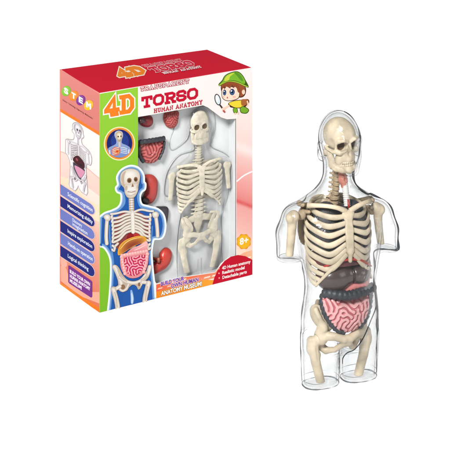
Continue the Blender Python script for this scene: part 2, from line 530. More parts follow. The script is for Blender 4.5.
V, Q = skull_mesh()
SHADEB = plastic('socket_shade_brown', (112, 88, 62), .6, .3, 300, .2, 0, .3, .8)  # dark linings: shade inside eye sockets and nose put into colour
skull = mesh('skull', V, Q, BONE, model); skull.location = (.4*MM, .6*MM, 218*MM); skull.rotation_euler = (0, 0, skull_rot); skull.scale = (.955, .87, .965)
for s in (-1, 1):
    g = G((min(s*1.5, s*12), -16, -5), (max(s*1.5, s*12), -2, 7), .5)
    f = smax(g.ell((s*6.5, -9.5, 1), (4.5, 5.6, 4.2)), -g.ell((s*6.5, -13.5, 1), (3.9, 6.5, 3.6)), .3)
    V, Q = g.net(f, 1); mesh('eye_socket_shade', V, Q, SHADEB, skull)
g = G((-4, -18, -11), (4, -10, 0), .45)
V, Q = g.net(smax(g.ell((0, -14.5, -5.8), (2.2, 2.4, 3.2)), -g.ell((0, -16.8, -5.6), (1.8, 2.4, 2.6)), .2), 1)
mesh('nasal_cavity_shade', V, Q, SHADEB, skull)
g = G((-17, -24, -27), (17, 8, 0), .6)
f = None
for s in (-1, 1):
    p = g.path([(0, -14.6, -21), (s*5.4, -13.2, -20.8), (s*9.6, -8, -20), (s*11.2, -3.0, -18.6)], [3.7, 3.8, 3.6, 3.2], 1)
    p = smin(p, g.path([(s*11.2, -3.0, -18), (s*12.2, -1.0, -11), (s*12.8, 2.0, -4.2)], [3.2, 2.8, 2.0], 1), 1.5)
    p = smin(p, g.path([(s*11.4, -4.6, -17), (s*12.2, -3.4, -10), (s*12.4, -3.8, -6)], [2.9, 2.5, 1.4], 1), 1.2)
    p = smin(p, g.path([(s*11.2, -5, -17), (s*11.4, -5.4, -13)], [2.8, 2.0], 1), 1.2)
    f = p if f is None else smin(f, p, 1.5)
f = smin(f, g.ell((0, -16.6, -22.2), (4.2, 2.6, 2.8)), 1.5)
V, Q = g.net(f, 1); jaw = mesh('mandible', V, Q, BONE, skull)
g = G((-9, -21, -20), (9, -5, -10), .4); f = None
for row, z0, rz in ((0, -14.6, 1.4), (1, -17.0, 1.3)):
    for k in range(-5, 6):
        a = k*.235; x = 8.0*math.sin(a); y = -9.2-8.6*math.cos(a)+(.2 if row else 0)
        e = g.ell((x, y+.5, z0), (.95, .95, rz)); f = e if f is None else np.minimum(f, e)
V, Q = g.net(f, 1); teeth = mesh('teeth', V, Q, plastic('tooth_plastic', (232, 216, 188), .35, .1, 300, .3, 0, 0, .84), skull)

# ---------------------------------------------------------------- spine
spine_pts = [(0.6, 5, 196), (0, 6, 184), (0, 8, 172), (0, 12, 158), (0, 15, 140), (0, 14, 120), (0, 10, 102), (0, 7, 88), (0, 10, 74), (0, 15, 66)]
sp = crom(spine_pts, 6)
v, f = tube(sp, 2.4, seg=10); spine = mesh('spine', v, f, BONE2, model)
def vert_mesh():
    g = G((-10, -7, -5), (10, 14, 5), .6)
    r = np.sqrt(g.X**2+(g.Y*1.2)**2)
    f = smax(r-4.6-.25*np.abs(g.Z), np.abs(g.Z)-2.0, 1)
    f = smin(f, g.cap((0, 5, 0), (0, 10.5, -2), 1.6, 1.2), 1)
    for s in (-1, 1):
        f = smin(f, g.cap((s*3, 3.5, 0), (s*7.6, 5.5, .6), 1.5, 1.1), 1)
        f = smin(f, g.cap((s*3, 4.5, -2), (s*3, 4.5, 2.4), 1.3), .8)
    V, Q = g.net(f, 1)
    me = mesh('vertebra', V, Q, BONE2, None); return me
proto_v = vert_mesh(); first = True
SPA = np.array(sp)
for i, z in enumerate([192, 187.6, 183.2, 178.8, 174.4, 170, 165, 160, 155, 150, 145, 140, 135, 130, 125, 120, 114.5, 109, 103, 96.5, 90, 83, 76]):
    y = float(np.interp(-z, -SPA[:, 2], SPA[:, 1])); x = float(np.interp(-z, -SPA[:, 2], SPA[:, 0]))
    o = proto_v if first else proto_v.copy()
    if not first: C.objects.link(o)
    first = False
    o.parent = spine; s = .92 if i < 6 else (.95 if i < 16 else 1.25); q = .62 if i < 6 else s
    o.location = (x*MM, y*MM, z*MM); o.scale = (q, s, s*(.9 if i < 16 else 1.05))

# ---------------------------------------------------------------- rib cage
g = G((-11, -30, 108), (11, -8, 176), .62)
tops = L(348, 210, -18); bots = L(352, 250, -22); xip = L(353, 262, -22)
zt, zb, zx = tops[2], bots[2], xip[2]
f = g.ell((0, -18, zt-4), (6.6, 2.3, 5.2))
f = smin(f, g.cap((0, -18.5, zt-6), (0, -20.5, (zt+zb)/2), 3.4, 4.0), 2.5)
f = smin(f, g.cap((0, -20.5, (zt+zb)/2), (0, -22, zb), 4.0, 3.8), 1.5)
f = smax(f, np.abs(g.Y-(-18.2-(zt-g.Z)/(zt-zb)*4))-1.9, 1.2)
f = smin(f, g.cap((0, -22, zb), (0, -22, zx+1.5), 2.6, 1.9), 1.5)
f = sub(f, g.ell((0, -18, zt+2), (2.5, 5, 1.8)), 1)
for k in range(1, 6):
    zz = zt-6+(zb-zt+6)*k/6
    f = sub(f, g.cap((-5, -24.5, zz), (5, -24.5, zz), 1.15), .8)
V, Q = g.net(f, 1); sternum = mesh('sternum', V, Q, BONE, model)
def radial(p): return (p[0]/33**2, (p[1]+1)/24**2, 0.0)
RIBS = [  # sternal px,py | low point px,py,y | lateral px,py | posterior z offset
    ((345, 216), (331, 217.5, -14), (313, 211), 4),
    ((346, 223), (328, 227, -16), (309.5, 218), 6),
    ((347, 230), (328, 236.5, -17), (308, 226), 8),
    ((348, 237), (328.5, 246.5, -17.5), (307.5, 235), 10),
    ((349, 243.5), (330, 255.5, -17.5), (308, 244), 11),
    ((350, 249), (330.5, 263, -17), (308.5, 252.5), 12),
    ((351.5, 253.5), (330, 270.5, -16), (309.5, 260.5), 13),
    (None, (324, 275, -14), (309.5, 267.5), 13),
    (None, (320, 280, -11.5), (310, 274), 13),
    (None, (317, 284.5, -9), (311, 280), 12),
]
for i, (st, lo, la, pz) in enumerate(RIBS):
    lp = L(lo[0], lo[1], lo[2]); ll = L(la[0], la[1], 0)
    xl = abs(ll[0]); zl = ll[2]
    yv = 15; zv = zl+pz
    pts = [(3.5, yv+1, zv), (10, yv+6.5, zv+.5), (.62*xl+3, 19, zl+pz*.7), (.93*xl, 10.5, zl+pz*.32), (xl, 0, zl)]
    mid = (abs(lp[0])*.48+xl*.52, (lp[1]-1)*.56, .5*(lp[2]+zl)-.6)
    pts += [mid, (abs(lp[0]), lp[1], lp[2])]
    if st:
        ys = -18.2-(i/6)*3.6
        se = L(st[0], st[1], ys); zse = se[2]
        pts += [(abs(lp[0])*.52+1.5, lp[1]*.55+ys*.45-1.2, lp[2]*.5+zse*.5-.4*(1-i/8)), (3.0, ys, zse)]
    cr = relax(np.array(crom(pts, 7)), 14, False)
    for s in (-1, 1):
        P = [(s*p[0], p[1], p[2]) for p in cr]
        v, fc = tube(P, 1.5, 2.75 if i < 7 else 2.3, radial, 10, taper=lambda t: .8+.2*min(1, 5*min(t, 1-t)))
        if s > 0: fc = [q[::-1] for q in fc]
        mesh('rib', v, fc, BONE, sternum)
# costal margin: the arch of cartilage that gathers the lower ribs
cm = [L(px, py, y) for px, py, y in ((350.5, 252.5, -20.5), (344, 257.5, -20), (336, 265, -18.5), (328, 273, -16), (321, 280, -12.5), (315.5, 286, -8.5))]
for s in (-1, 1):
    P = [(s*abs(p[0]) if i else s*2.6, p[1], p[2]) for i, p in enumerate(cm)]
    v, fc = tube(crom(P, 6), 1.5, 2.0, radial, 10, taper=lambda t: 1-.35*t)
    mesh('costal_arch', v, fc, BONE, sternum)
# clavicles, scapulae, arm bones
cl = [L(346, 211.5, -17.5), L(338, 208, -17), L(326, 206, -12), L(314, 205.5, -5), L(308, 205.5, 0)]
hh = L(292, 216, 1); he = L(289.5, 256, 1)
for s in (-1, 1):
    v, fc = tube(crom([(s*abs(p[0]), p[1], p[2]) for p in cl], 6), 1.9, 2.3, None, 10, taper=lambda t: 1.15-.3*math.sin(PI*t))
    mesh('clavicle', v, fc, BONE, model)
    cx = s*26
    g = G((min(s*8, s*48), -8, 112), (max(s*8, s*48), 30, 174), .9)
    rot = Matrix.Rotation(-s*.45, 3, 'Z')
    f = g.ell((s*25, 19.5, 141), (12, 1.8, 20), rot)
    f = smin(f, g.path([(s*16, 22.5, 152), (s*28, 19, 159), (s*37, 8, 165), (s*36, 2, 165.5)], [1.6, 2, 2.6, 2.2]), 1.6)
    f = smin(f, g.path([(s*31, 15, 154), (s*36, 5, 155)], [3, 4.2]), 2)
    f = smin(f, g.path([(s*34, 6, 158), (s*32, -3, 160)], [2, 1.7]), 1.2)
    V, Q = g.net(f, 1); mesh('scapula', V, Q, BONE2 if s > 0 else BONE2, model)
    g = G((min(s*40, s*66), -10, 112), (max(s*40, s*66), 12, 172), .7)
    ax, az = abs(hh[0]), hh[2]; ex_, ez = abs(he[0]), he[2]
    f = g.ell((s*(ax-1.8), 1, az), (5, 5.4, 5))
    f = smin(f, g.ell((s*(ax+2.6), -.5, az-1), (3.6, 4.6, 4.4)), 1.6)
    f = smin(f, g.path([(s*ax, 1, az-2), (s*ax, 1, az-10), (s*ex_, 1, ez+1)], [4.8, 4.1, 3.5]), 2.5)
    f = sub(f, g.cap((s*(ax+.6), -5.6, az+4), (s*(ax+.3), -5.2, az-9), .9), .8)
    f = np.maximum(f, ez-g.Z)
    V, Q = g.net(f, 1); hu = mesh('humerus', V, Q, BONE, model)
    if s > 0: hu.location.x = -.006; hu.location.z = .003

# ---------------------------------------------------------------- pelvis and thighs
def pelvis_mesh():
    g = G((-36, -22, 24), (36, 26, 82), .8)
    f = g.path([(0, 13, 70), (0, 18, 58), (0, 16.5, 46)], [7.5, 6, 2.2], 1)
    for s in (-1, 1):
        rot = Matrix.Rotation(s*.42, 3, 'Y') @ Matrix.Rotation(-s*.55, 3, 'Z')
        wv = g.ell((s*19.0, -1, 61), (3.4, 11.5, 14.5), rot)
        wv = sub(wv, g.ell((s*13.7, -3, 64.5), (4.5, 9.5, 12), rot), 1.2)
        wv = smin(wv, g.path([(s*19.5, -8, 55), (s*24.8, -9, 65.5), (s*26.6, -6, 71.6), (s*18, 9, 72)], [3.2, 2.3, 2.1, 2.2]), 1.5)
        wv = smin(wv, g.cap((s*9, 13, 67), (s*19, 10, 64), 5, 4), 3)
        f = smin(f, wv, 2)
        f = smin(f, g.cap((s*20.5, -6.5, 57), (s*20, -3, 47), 4.2, 6.2), 3)
        f = smin(f, g.ell((s*19.5, -1.5, 43.5), (6.6, 6.8, 6.8)), 2)
        f = smin(f, g.path([(s*18, -6, 46.5), (s*11, -12.5, 47.2), (s*3, -15.5, 44.5)], [4.4, 3.5, 3.7]), 1.8)
        f = smin(f, g.path([(s*19, 2, 41), (s*17.5, 4, 33.5), (s*14, 0, 30.3)], [4.8, 4.2, 3.2]), 2)
        f = smin(f, g.path([(s*14, 0, 30.3), (s*8.5, -7.5, 33), (s*3, -14.4, 40)], [3.0, 2.4, 2.8]), 1.5)
        f = sub(f, g.ell((s*26.5, -3, 42.5), (4.5, 5.3, 5.3)), .6)
    f = smin(f, g.cap((0, -15.5, 46), (0, -14.2, 39.5), 2.6), 1.5)
    return g.net(f, 1)
V, Q = pelvis_mesh(); mesh('pelvis', V, Q, BONE, model)
tro = L(311, 346, 1); fend = L(320.5, 379.5, 0)
for s in (-1, 1):
    g = G((min(s*12, s*38), -12, -1), (max(s*12, s*38), 12, 56), .7)
    xt, zt2 = abs(tro[0]), tro[2]; xe = abs(fend[0])
    f = g.ell((s*22.3, -2, 42.5), (5.0, 5.0, 5.0))
    f = smin(f, g.path([(s*23, -2, 42), (s*(xt-3), 0, zt2+3)], [3.3, 4]), 1.5)
    f = smin(f, g.path([(s*xt, 1, zt2+5), (s*(xt-.5), 1, zt2-3)], [4.0, 4.6]), 2)
    f = smin(f, g.path([(s*(xt-1.5), 0, zt2-1), (s*(xt-4.2), -.5, 21), (s*xe, 0, 3)], [5.2, 4.4, 4.1]), 2.5)
    f = smin(f, g.ell((s*(xt-6.5), -1, 28), (2.2, 2.2, 3)), 2)
    f = sub(f, g.cap((s*(xt-2.8), -5.4, zt2+1), (s*(xt-4.5), -5.0, 24), 1.0, .6), 1)
    f = np.maximum(f, 2.4-g.Z)
    V, Q = g.net(f, 1); mesh('femur', V, Q, BONE, model)

# ---------------------------------------------------------------- organs
for s in (-1, 1):
    g = G((min(0, s*34), -22, 112), (max(0, s*34), 22, 172), 1.0)
    f = g.ell((s*13.6, 0, 139), (15.6, 15.5, 27))
    f = np.maximum(f, 117-g.Z)
    f = sub(f, g.ell((0, -16, 136), (5, 8, 20)), 2)
    V, Q = g.net(f, 1); mesh('lung', V, Q, LUNG, model)
h1 = L(354, 252, -12)
g = G((-16, -24, 108), (24, 6, 150), .9)
f = g.ell((h1[0], -8, h1[2]+4), (11, 10, 12)); f = smin(f, g.ell((h1[0]-6, -7, h1[2]+1), (8, 9, 7)), 3)
V, Q = g.net(f, 1); mesh('heart', V, Q, DRED, model)
# diaphragm: a dark red dome with a bright red rim
dc = [L(px, py, y) for px, py, y in ((322, 267.5, -11), (332, 263.5, -17), (344, 260, -20), (355, 258.8, -20.5), (364, 260.5, -18), (371.5, 264.5, -11))]
v, fc = tube(crom(dc, 6), 1.5, 1.5, None, 8, taper=lambda t: .55+.45*math.sin(PI*t)); dia_edge = (v, fc)
zc = np.mean([p[2] for p in dc])
g = G((-33, -22, 104), (33, 20, 132), 1.1)
f = g.ell((0, -1, 113), (29, 18.2, 13)); f = np.maximum(f, (zc-3)-g.Z); f = smax(f, -g.ell((0, -1, 108), (28, 17, 14)), .5)
V, Q = g.net(f, 1); dia = mesh('diaphragm', V, Q, DRED, model); mesh('diaphragm_rim', dia_edge[0], dia_edge[1], REDM, dia)
# liver
la_ = L(336, 277, -9); lb_ = L(357.5, 270, -9)
g = G((-34, -28, 76), (42, 16, 120), .8)
f = g.ell((la_[0], -6, la_[2]), (18.2, 14.5, 13.5)); f = smin(f, g.ell((lb_[0], -7, lb_[2]-2), (12.8, 13.5, 10.5)), 5)
f = smax(f, g.Z-(zc+.5), 2)
gx = L(355, 270, -19)[0]
gr = np.abs(g.X-gx)-.8
f = np.maximum(f, np.minimum(-gr, f+1.5))
V, Q = g.net(f, 1); mesh('liver', V, Q, LIVER, model)
s1 = L(362, 281, -10); s2 = L(349, 288.5, -12)
g = G((-18, -28, 72), (46, 16, 116), .8)
f = g.path([(s1[0]+4, -3, s1[2]+5), (s1[0]-1, -7.5, s1[2]-.5), (s2[0], -10, s2[2]-1), (s2[0]-8, -9, s2[2]-1)], [8, 8, 6, 4.2], 3)
V, Q = g.net(f, 1); mesh('stomach', V, Q, STOM, model)
def colon(pts, r):
    P = resample(np.array(crom(pts, 10)), .9)
    out = []
    v, fc = tube(P, r, seg=16, taper=lambda t: .80+.24*abs(math.sin(t*len(P)*.9/4.6*PI))**.7)
    v = np.array(v); c = np.repeat(P, 16, axis=0)
    nrm = (v-c)
    ang = np.tile(np.arange(16)/16*2*PI, len(P))
    jit = 1+.05*np.sin(v[:, 0]*1.9+v[:, 2]*2.3)+.04*np.sin(v[:, 0]*3.1-v[:, 1]*2.7)
    return c+nrm*jit[:, None], fc
tcol = [L(px, py, y) for px, py, y in ((324, 293.5, -9), (329, 293.5, -14), (338, 295, -17.5), (349, 295.5, -19), (360, 292.5, -17.5), (368, 289, -13), (372.5, 287, -7))]
V, F = colon(tcol, 4.3); col_o = mesh('colon', V, F, COLON, model)
acol = [L(px, py, y) for px, py, y in ((323.5, 294, -9), (322.5, 302, -9.5), (325, 312, -11), (330, 321, -12), (337, 329, -12.5), (344, 332, -12))]
V, F = colon(acol, 3.2); mesh('colon', V, F, COLON, model)
dcol = [L(px, py, y) for px, py, y in ((371, 288, -7), (370, 297, -8), (368.5, 308, -9), (365, 319, -10), (359, 327, -11))]
V, F = colon(dcol, 2.9); mesh('colon', V, F, COLON, model)

def relief(boundary, depth_fn, lab, lam_mm, amp, c_hi, c_lo, nr=60, na=220, seed=1, prof=.5, mid=None):
    """domed relief over a star-shaped outline; boundary: (u,v) mm; depth_fn(u,v,h) -> 3D point"""
    B = np.array(crom(boundary, 10, True)); cen = B.mean(0)
    ang = np.arctan2(B[:, 1]-cen[1], B[:, 0]-cen[0]); rad = np.hypot(*(B-cen).T)
    o = np.argsort(ang); ang, rad = ang[o], rad[o]
    ang = np.concatenate([ang-2*PI, ang, ang+2*PI]); rad = np.tile(rad, 3)
    V = []; cols = []; F = []
    A = np.arange(na)/na*2*PI-PI
    R = np.interp(A, ang, rad)
    chi, clo = np.array(lin(c_hi)), np.array(lin(c_lo))
    for i in range(nr+1):
        t = math.sin(i/nr*PI/2)**.85 if i else 0.0
        u = cen[0]+R*t*np.cos(A); v = cen[1]+R*t*np.sin(A)
        h0 = max(0, 1-t*t)**prof
        if lab is not None:
            s = bil(lab, (u+300)/lam_mm*12, (v+300)/lam_mm*12)
        else: s = np.ones(na)
        hh_ = np.clip(s*1.7+.85, -1, 1)
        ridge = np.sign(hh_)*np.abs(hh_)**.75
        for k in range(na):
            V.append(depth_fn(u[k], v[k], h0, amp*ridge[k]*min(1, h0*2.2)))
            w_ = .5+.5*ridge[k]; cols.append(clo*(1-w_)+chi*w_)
    for i in range(nr):
        for k in range(na):
            a, b = i*na+k, i*na+(k+1) % na
            if i == 0: F.append((a, (i+1)*na+k, (i+1)*na+(k+1) % na))
            else: F.append((a, (i+1)*na+k, (i+1)*na+(k+1) % na, b))
    return V, F, cols
LAB = labyrinth(256, 12, 5, 30); LAB2 = labyrinth(256, 12, 21, 30)
gb = [L(px, py, -14) for px, py in ((323.5, 299), (328, 297), (346, 300.5), (362, 299), (368, 295.5), (370.5, 301), (369.5, 312), (364, 323), (356, 330.5), (346, 333.5), (336, 330.5), (329, 322), (324.5, 311))]
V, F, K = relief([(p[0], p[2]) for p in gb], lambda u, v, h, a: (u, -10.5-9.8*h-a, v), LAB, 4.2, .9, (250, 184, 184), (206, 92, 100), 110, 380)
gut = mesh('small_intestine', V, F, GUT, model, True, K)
# throat
g = G((-10, -14, 160), (10, 8, 200), .6)
lx = L(343.5, 181, -4)
f = g.path([(lx[0]-.6, -1.5, lx[2]+8), (lx[0], -3, lx[2]+1), (lx[0]+1.2, -4, lx[2]-5)], [3.4, 4.0, 3.0], 2)
for k_ in range(5): f = smin(f, g.ell((lx[0]+.3*k_, -3.4, lx[2]+5-2.6*k_), (4.3-.25*k_, 4.2-.2*k_, .9)), .8)
f = sub(f, g.ell((lx[0]+.4, -8, lx[2]+2.5), (1.2, 3, 2)), .6)
V, Q = g.net(f, 1); lar = mesh('larynx', V, Q, plastic('salmon_larynx_plastic', (228, 146, 124), .4, .2, 300, .4, 0, .2, .8), model)
t1_ = L(344.8, 183, -4); t2_ = L(347.3, 206, -9)
P = resample(np.array([t1_, ((t1_[0]+t2_[0])/2, -6.5, (t1_[2]+t2_[2])/2), t2_]), .45)
nP = len(P)
v, fc = tube(P, 3.0, seg=12, taper=lambda t: 1+.09*math.sin(t*nP*.45/1.9*2*PI)); mesh('trachea', v, fc, WHITEP, model)
v, fc = tube([L(348, 199, -9.8), L(348.6, 204, -11.5), L(348.8, 208, -12.5)], 1.1, seg=8); mesh('windpipe_tip', v, fc, REDM, model)

# ================================================================== BOX
def ground_pt(px, py):
    d = DC*HC/(HC-(313-py)*.001); r = ray(px, py)
    return np.array([CAM[0]+r[0]*d, CAM[1]+d])
A0 = ground_pt(99.6, 313); 
BW, BD, BH, BY = .1813, .0886, .2203, .5643
ex = np.array([math.cos(BY), math.sin(BY)]); ey = np.array([-math.sin(BY), math.cos(BY)])
BC = A0+ex*BW/2+ey*BD/2
box = empty('toy_box', (BC[0], BC[1], 0), BY, 'red lidded cardboard toy box with printed sides and a window of packed pieces', 'toy box')
def to_box(p): 
    d = np.array([p[0]-BC[0], p[1]-BC[1]]); return np.array([d@ex, d@ey, p[2]])
CB = to_box(CAM)
def raybox(px, py):
    r = ray(px, py); return np.array([r[:2]@ex, r[:2]@ey, r[2]])
def front(px, py, dep=0.0):            # dep in mm behind the front
    r = raybox(px, py); t = (-BD/2+dep*MM-CB[1])/r[1]; return (CB+r*t)/MM
def side(px, py, dep=0.0):
    r = raybox(px, py); t = (-BW/2+dep*MM-CB[0])/r[0]; return (CB+r*t)/MM
def top(px, py, dep=0.0):
    r = raybox(px, py); h = BH
    for _ in range(5):
        p = CB+r*((h-dep*MM-CB[2])/r[2]); h = BH+lift(p[0]/MM, p[1]/MM)*MM
    return p/MM
LIFT = 3.6
def lift(x, y):                        # the lid bows up a little at its far left corner (mm)
    return LIFT*min(1, max(0, .5-x/MMW))*min(1, max(0, .5+y/MMD))
MMW, MMD = BW/MM, BD/MM
FACES = {'front': front, 'side': side, 'top': top}

PRINT = colmat('printed_card', .55, .06, .86, .02)
class Art:
    """flat print: coloured pieces lying in thin layers on one face of the box"""
    def __init__(s, face, base=0, T=None):
        s.f = FACES[face]; s.V = []; s.F = []; s.K = []; s.n = base; s.T = T; s.held = False
    def _v(s, p, col, lay):
        if s.T: p = s.T(*p[:2])
        s.V.append(s.f(p[0], p[1], -lay)); s.K.append(lin(col)); return len(s.V)-1
    def lay(s):
        if not s.held: s.n += 1
        return .03+s.n*.0045
    def poly(s, pts, col, smooth=0, lay=None):
        if smooth: pts = crom([tuple(p[:2]) for p in pts], smooth, True)
        lay = s.lay() if lay is None else lay
        P = [Vector((p[0], p[1], 0)) for p in pts]
        tr = tessellate_polygon([P]); b = len(s.V)
        for p in pts: s._v(p, col(p[0], p[1]) if callable(col) else col, lay)
        for t in tr:
            q = [b+i for i in t]
            a = np.array([pts[i][:2] for i in t])
            cr_ = (a[1]-a[0])[0]*(a[2]-a[0])[1]-(a[1]-a[0])[1]*(a[2]-a[0])[0]
            s.F.append(tuple(q if cr_ < 0 else q[::-1]))
    def quad(s, p00, p10, p11, p01, col, nx=8, ny=8):
        lay = s.lay(); ids = {}
        for i in range(nx+1):
            for j in range(ny+1):
                a, b = i/nx, j/ny
                p = [(1-a)*(1-b)*p00[k]+a*(1-b)*p10[k]+a*b*p11[k]+(1-a)*b*p01[k] for k in (0, 1)]
                ids[i, j] = s._v(p, col(a, b), lay)
        for i in range(nx):
            for j in range(ny): s.F.append((ids[i, j], ids[i, j+1], ids[i+1, j+1], ids[i+1, j]))
    def ell(s, cx, cy, rx, ry, col, rot=0, n=32):
        c_, s_ = math.cos(rot), math.sin(rot)
        s.poly([(cx+rx*math.cos(a)*c_-ry*math.sin(a)*s_, cy+rx*math.cos(a)*s_+ry*math.sin(a)*c_) for a in np.arange(n)/n*2*PI], col)
    def blob(s, pts, c0, c1, smooth=4, hot=(0, 0), n=6):
        """a rounded patch: c0 at its middle, c1 at its rim"""
        P = np.array(crom([tuple(p[:2]) for p in pts], smooth, True)); cen = P.mean(0)+np.array(hot); lay = s.lay(); m = len(P); ids = []
        for r in range(n+1):
            t = r/n
            for p in P:
                q = cen+(p-cen)*t; ids.append(s._v(q, mixc(c0, c1, t**1.8), lay))
        ar = np.sum(P[:, 0]*np.roll(P[:, 1], -1)-np.roll(P[:, 0], -1)*P[:, 1])
        for r in range(n):
            for k in range(m):
                q = (r*m+k, r*m+(k+1) % m, (r+1)*m+(k+1) % m, (r+1)*m+k) if r else (k, (m+(k+1) % m), m+k)
                q = tuple(ids[i] for i in q); s.F.append(q)
    def rod(s, pts, wd, c0, c1, smooth=4):
        """a rounded bar: c0 along its middle, c1 along both edges"""
        for p in (pts[0], pts[-1]):
            r = wd*.5
            s.blob([(p[0]+r*math.cos(t), p[1]+r*math.sin(t)) for t in np.arange(10)/10*2*PI], c0, c1, 2, (0, 0), 3)
        s.line(pts, wd, c1, smooth, mid=c0)
    def line(s, pts, wd, col, smooth=0, ext=0, taper=False, mid=None):
        if smooth: pts = crom(pts, smooth)
        pts = [np.array(p[:2], float) for p in pts]; n = len(pts)
        if ext:
            d = pts[0]-pts[1]; pts[0] = pts[0]+d/np.linalg.norm(d)*ext
            d = pts[-1]-pts[-2]; pts[-1] = pts[-1]+d/np.linalg.norm(d)*ext
        Lp, Rp = [], []
        for i in range(n):
            if i == 0: d = pts[1]-pts[0]; nn = np.array([-d[1], d[0]])/np.linalg.norm(d)
            elif i == n-1: d = pts[-1]-pts[-2]; nn = np.array([-d[1], d[0]])/np.linalg.norm(d)
            else:
                d1 = pts[i]-pts[i-1]; d2 = pts[i+1]-pts[i]
                n1 = np.array([-d1[1], d1[0]])/(np.linalg.norm(d1)+1e-9); n2 = np.array([-d2[1], d2[0]])/(np.linalg.norm(d2)+1e-9)
                nn = n1+n2; nn /= np.linalg.norm(nn)+1e-9; nn = nn/max(.45, nn@n1)
            w_ = wd/2*(.45+.55*math.sin(PI*min(1, .1+i/(n-1)*.9)) if taper else 1)
            Lp.append(pts[i]+nn*w_); Rp.append(pts[i]-nn*w_)
        lay = s.lay()
        for i in range(n-1):
            li = lay+(i*.0025 if n < 14 and not smooth else 0)
            if mid is None:
                s.F.append(tuple(s._v(p, col, li) for p in (Lp[i], Lp[i+1], Rp[i+1], Rp[i])))
            else:
                M0, M1 = Lp[i]*.42+Rp[i]*.58, Lp[i+1]*.42+Rp[i+1]*.58
                l0, l1, r0, r1 = s._v(Lp[i], col, li), s._v(Lp[i+1], col, li), s._v(Rp[i], col, li), s._v(Rp[i+1], col, li)
                m0, m1 = s._v(M0, mid, li), s._v(M1, mid, li)
                s.F += [(l0, l1, m1, m0), (m0, m1, r1, r0)]
    def grid(s, outline, lab, lam, hi, lo, step=.35, ang=0):
        """labyrinth pattern (folds of gut or brain) inside an outline"""
        P = np.array(crom(outline, 6, True)); lay = s.lay()
        x0, y0 = P.min(0); x1, y1 = P.max(0); nx = int((x1-x0)/step)+1; ny = int((y1-y0)/step)+1
        hi, lo = np.array(hi, float), np.array(lo, float); ids = {}
        def inside(x, y):
            c_ = False; j = len(P)-1
            for i in range(len(P)):
                if (P[i][1] > y) != (P[j][1] > y) and x < (P[j][0]-P[i][0])*(y-P[i][1])/(P[j][1]-P[i][1])+P[i][0]: c_ = not c_
                j = i
            return c_
        for i in range(nx):
            for j in range(ny):
                x, y = x0+i*step, y0+j*step
                if inside(x, y):
                    t = float(bil(lab, np.array(x/lam*12), np.array(y/lam*12))); t = max(0, min(1, .5+1.4*t))
                    ids[i, j] = s._v((x, y), tuple(lo*(1-t)+hi*t), lay)
        for (i, j) in list(ids):
            q = [(i, j), (i, j+1), (i+1, j+1), (i+1, j)]
            if all(k in ids for k in q): s.F.append(tuple(ids[k] for k in q))
    def build(s, name, parent=None):
        return mesh(name, s.V, s.F, PRINT, parent or box, False, s.K)
    # lettering
    def slab(s, text, o, dx, dy, wd, col, thick=.2, gap=.14, out=None, oc=None):
        """slab capitals in a parallelogram: origin o, full width vector dx, height vector dy"""
        adv = [WID.get(c, 1) for c in text]; tot = sum(adv)+gap*(len(text)-1)
        for pas in ((out, oc), (None, col)):
            if pas[1] is None: continue
            x = 0
            for c, a in zip(text, adv):
                for st in SLAB.get(c, []):
                    pts = []
                    for (u, v) in st:
                        gx_, gy_ = (x+u*a)/tot, v
                        pts.append((o[0]+dx[0]*gx_+dy[0]*gy_, o[1]+dx[1]*gx_+dy[1]*gy_))
                    k = math.hypot(*dx)/tot if wd is None else wd
                    s.line(pts, thick*k+(pas[0] or 0)*2, pas[1], 0, ext=(pas[0] or 0)+thick*k*(.42 if len(st) > 2 else .3))
                x += a+gap
    def text(s, txt, o, dx, dy, col, bold=.03, out=None, oc=None):
        for off, c in (((out, oc)) and (((out or 0)+bold, oc), (bold, col))):
            if c is None: continue
            V, T = font_mesh(txt, off)
            V0 = font_mesh(txt, bold)[0]
            x0, x1 = V0[:, 0].min(), V0[:, 0].max()
            lay = s.lay(); b = len(s.V)
            for p in V:
                a, h = (p[0]-x0)/(x1-x0), p[1]/.69
                s._v((o[0]+dx[0]*a+dy[0]*h, o[1]+dx[1]*a+dy[1]*h), c, lay)
            for t in T: s.F.append(tuple(b+i for i in t))
_fc = {}
def font_mesh(txt, off):
    key = (txt, off)
    if key in _fc: return _fc[key]
    cu = bpy.data.curves.new('lettering', 'FONT'); cu.body = txt; cu.offset = off; cu.resolution_u = 3; cu.size = 1
    o = bpy.data.objects.new('lettering', cu); C.objects.link(o)
    dg = bpy.context.evaluated_depsgraph_get()
    me = bpy.data.meshes.new_from_object(o.evaluated_get(dg))
    V = np.array([v.co[:] for v in me.vertices]); T = [tuple(p.vertices) for p in me.polygons]
    bpy.data.objects.remove(o); bpy.data.curves.remove(cu); bpy.data.meshes.remove(me)
    _fc[key] = (V, T); return _fc[key]
WID = {'M': 1.25, 'N': 1.1, 'H': 1.05, ' ': .5, 'A': 1.1, 'E': .9, 'P': .95, '4': 1.0, 'D': 1.0, 'S': .9}
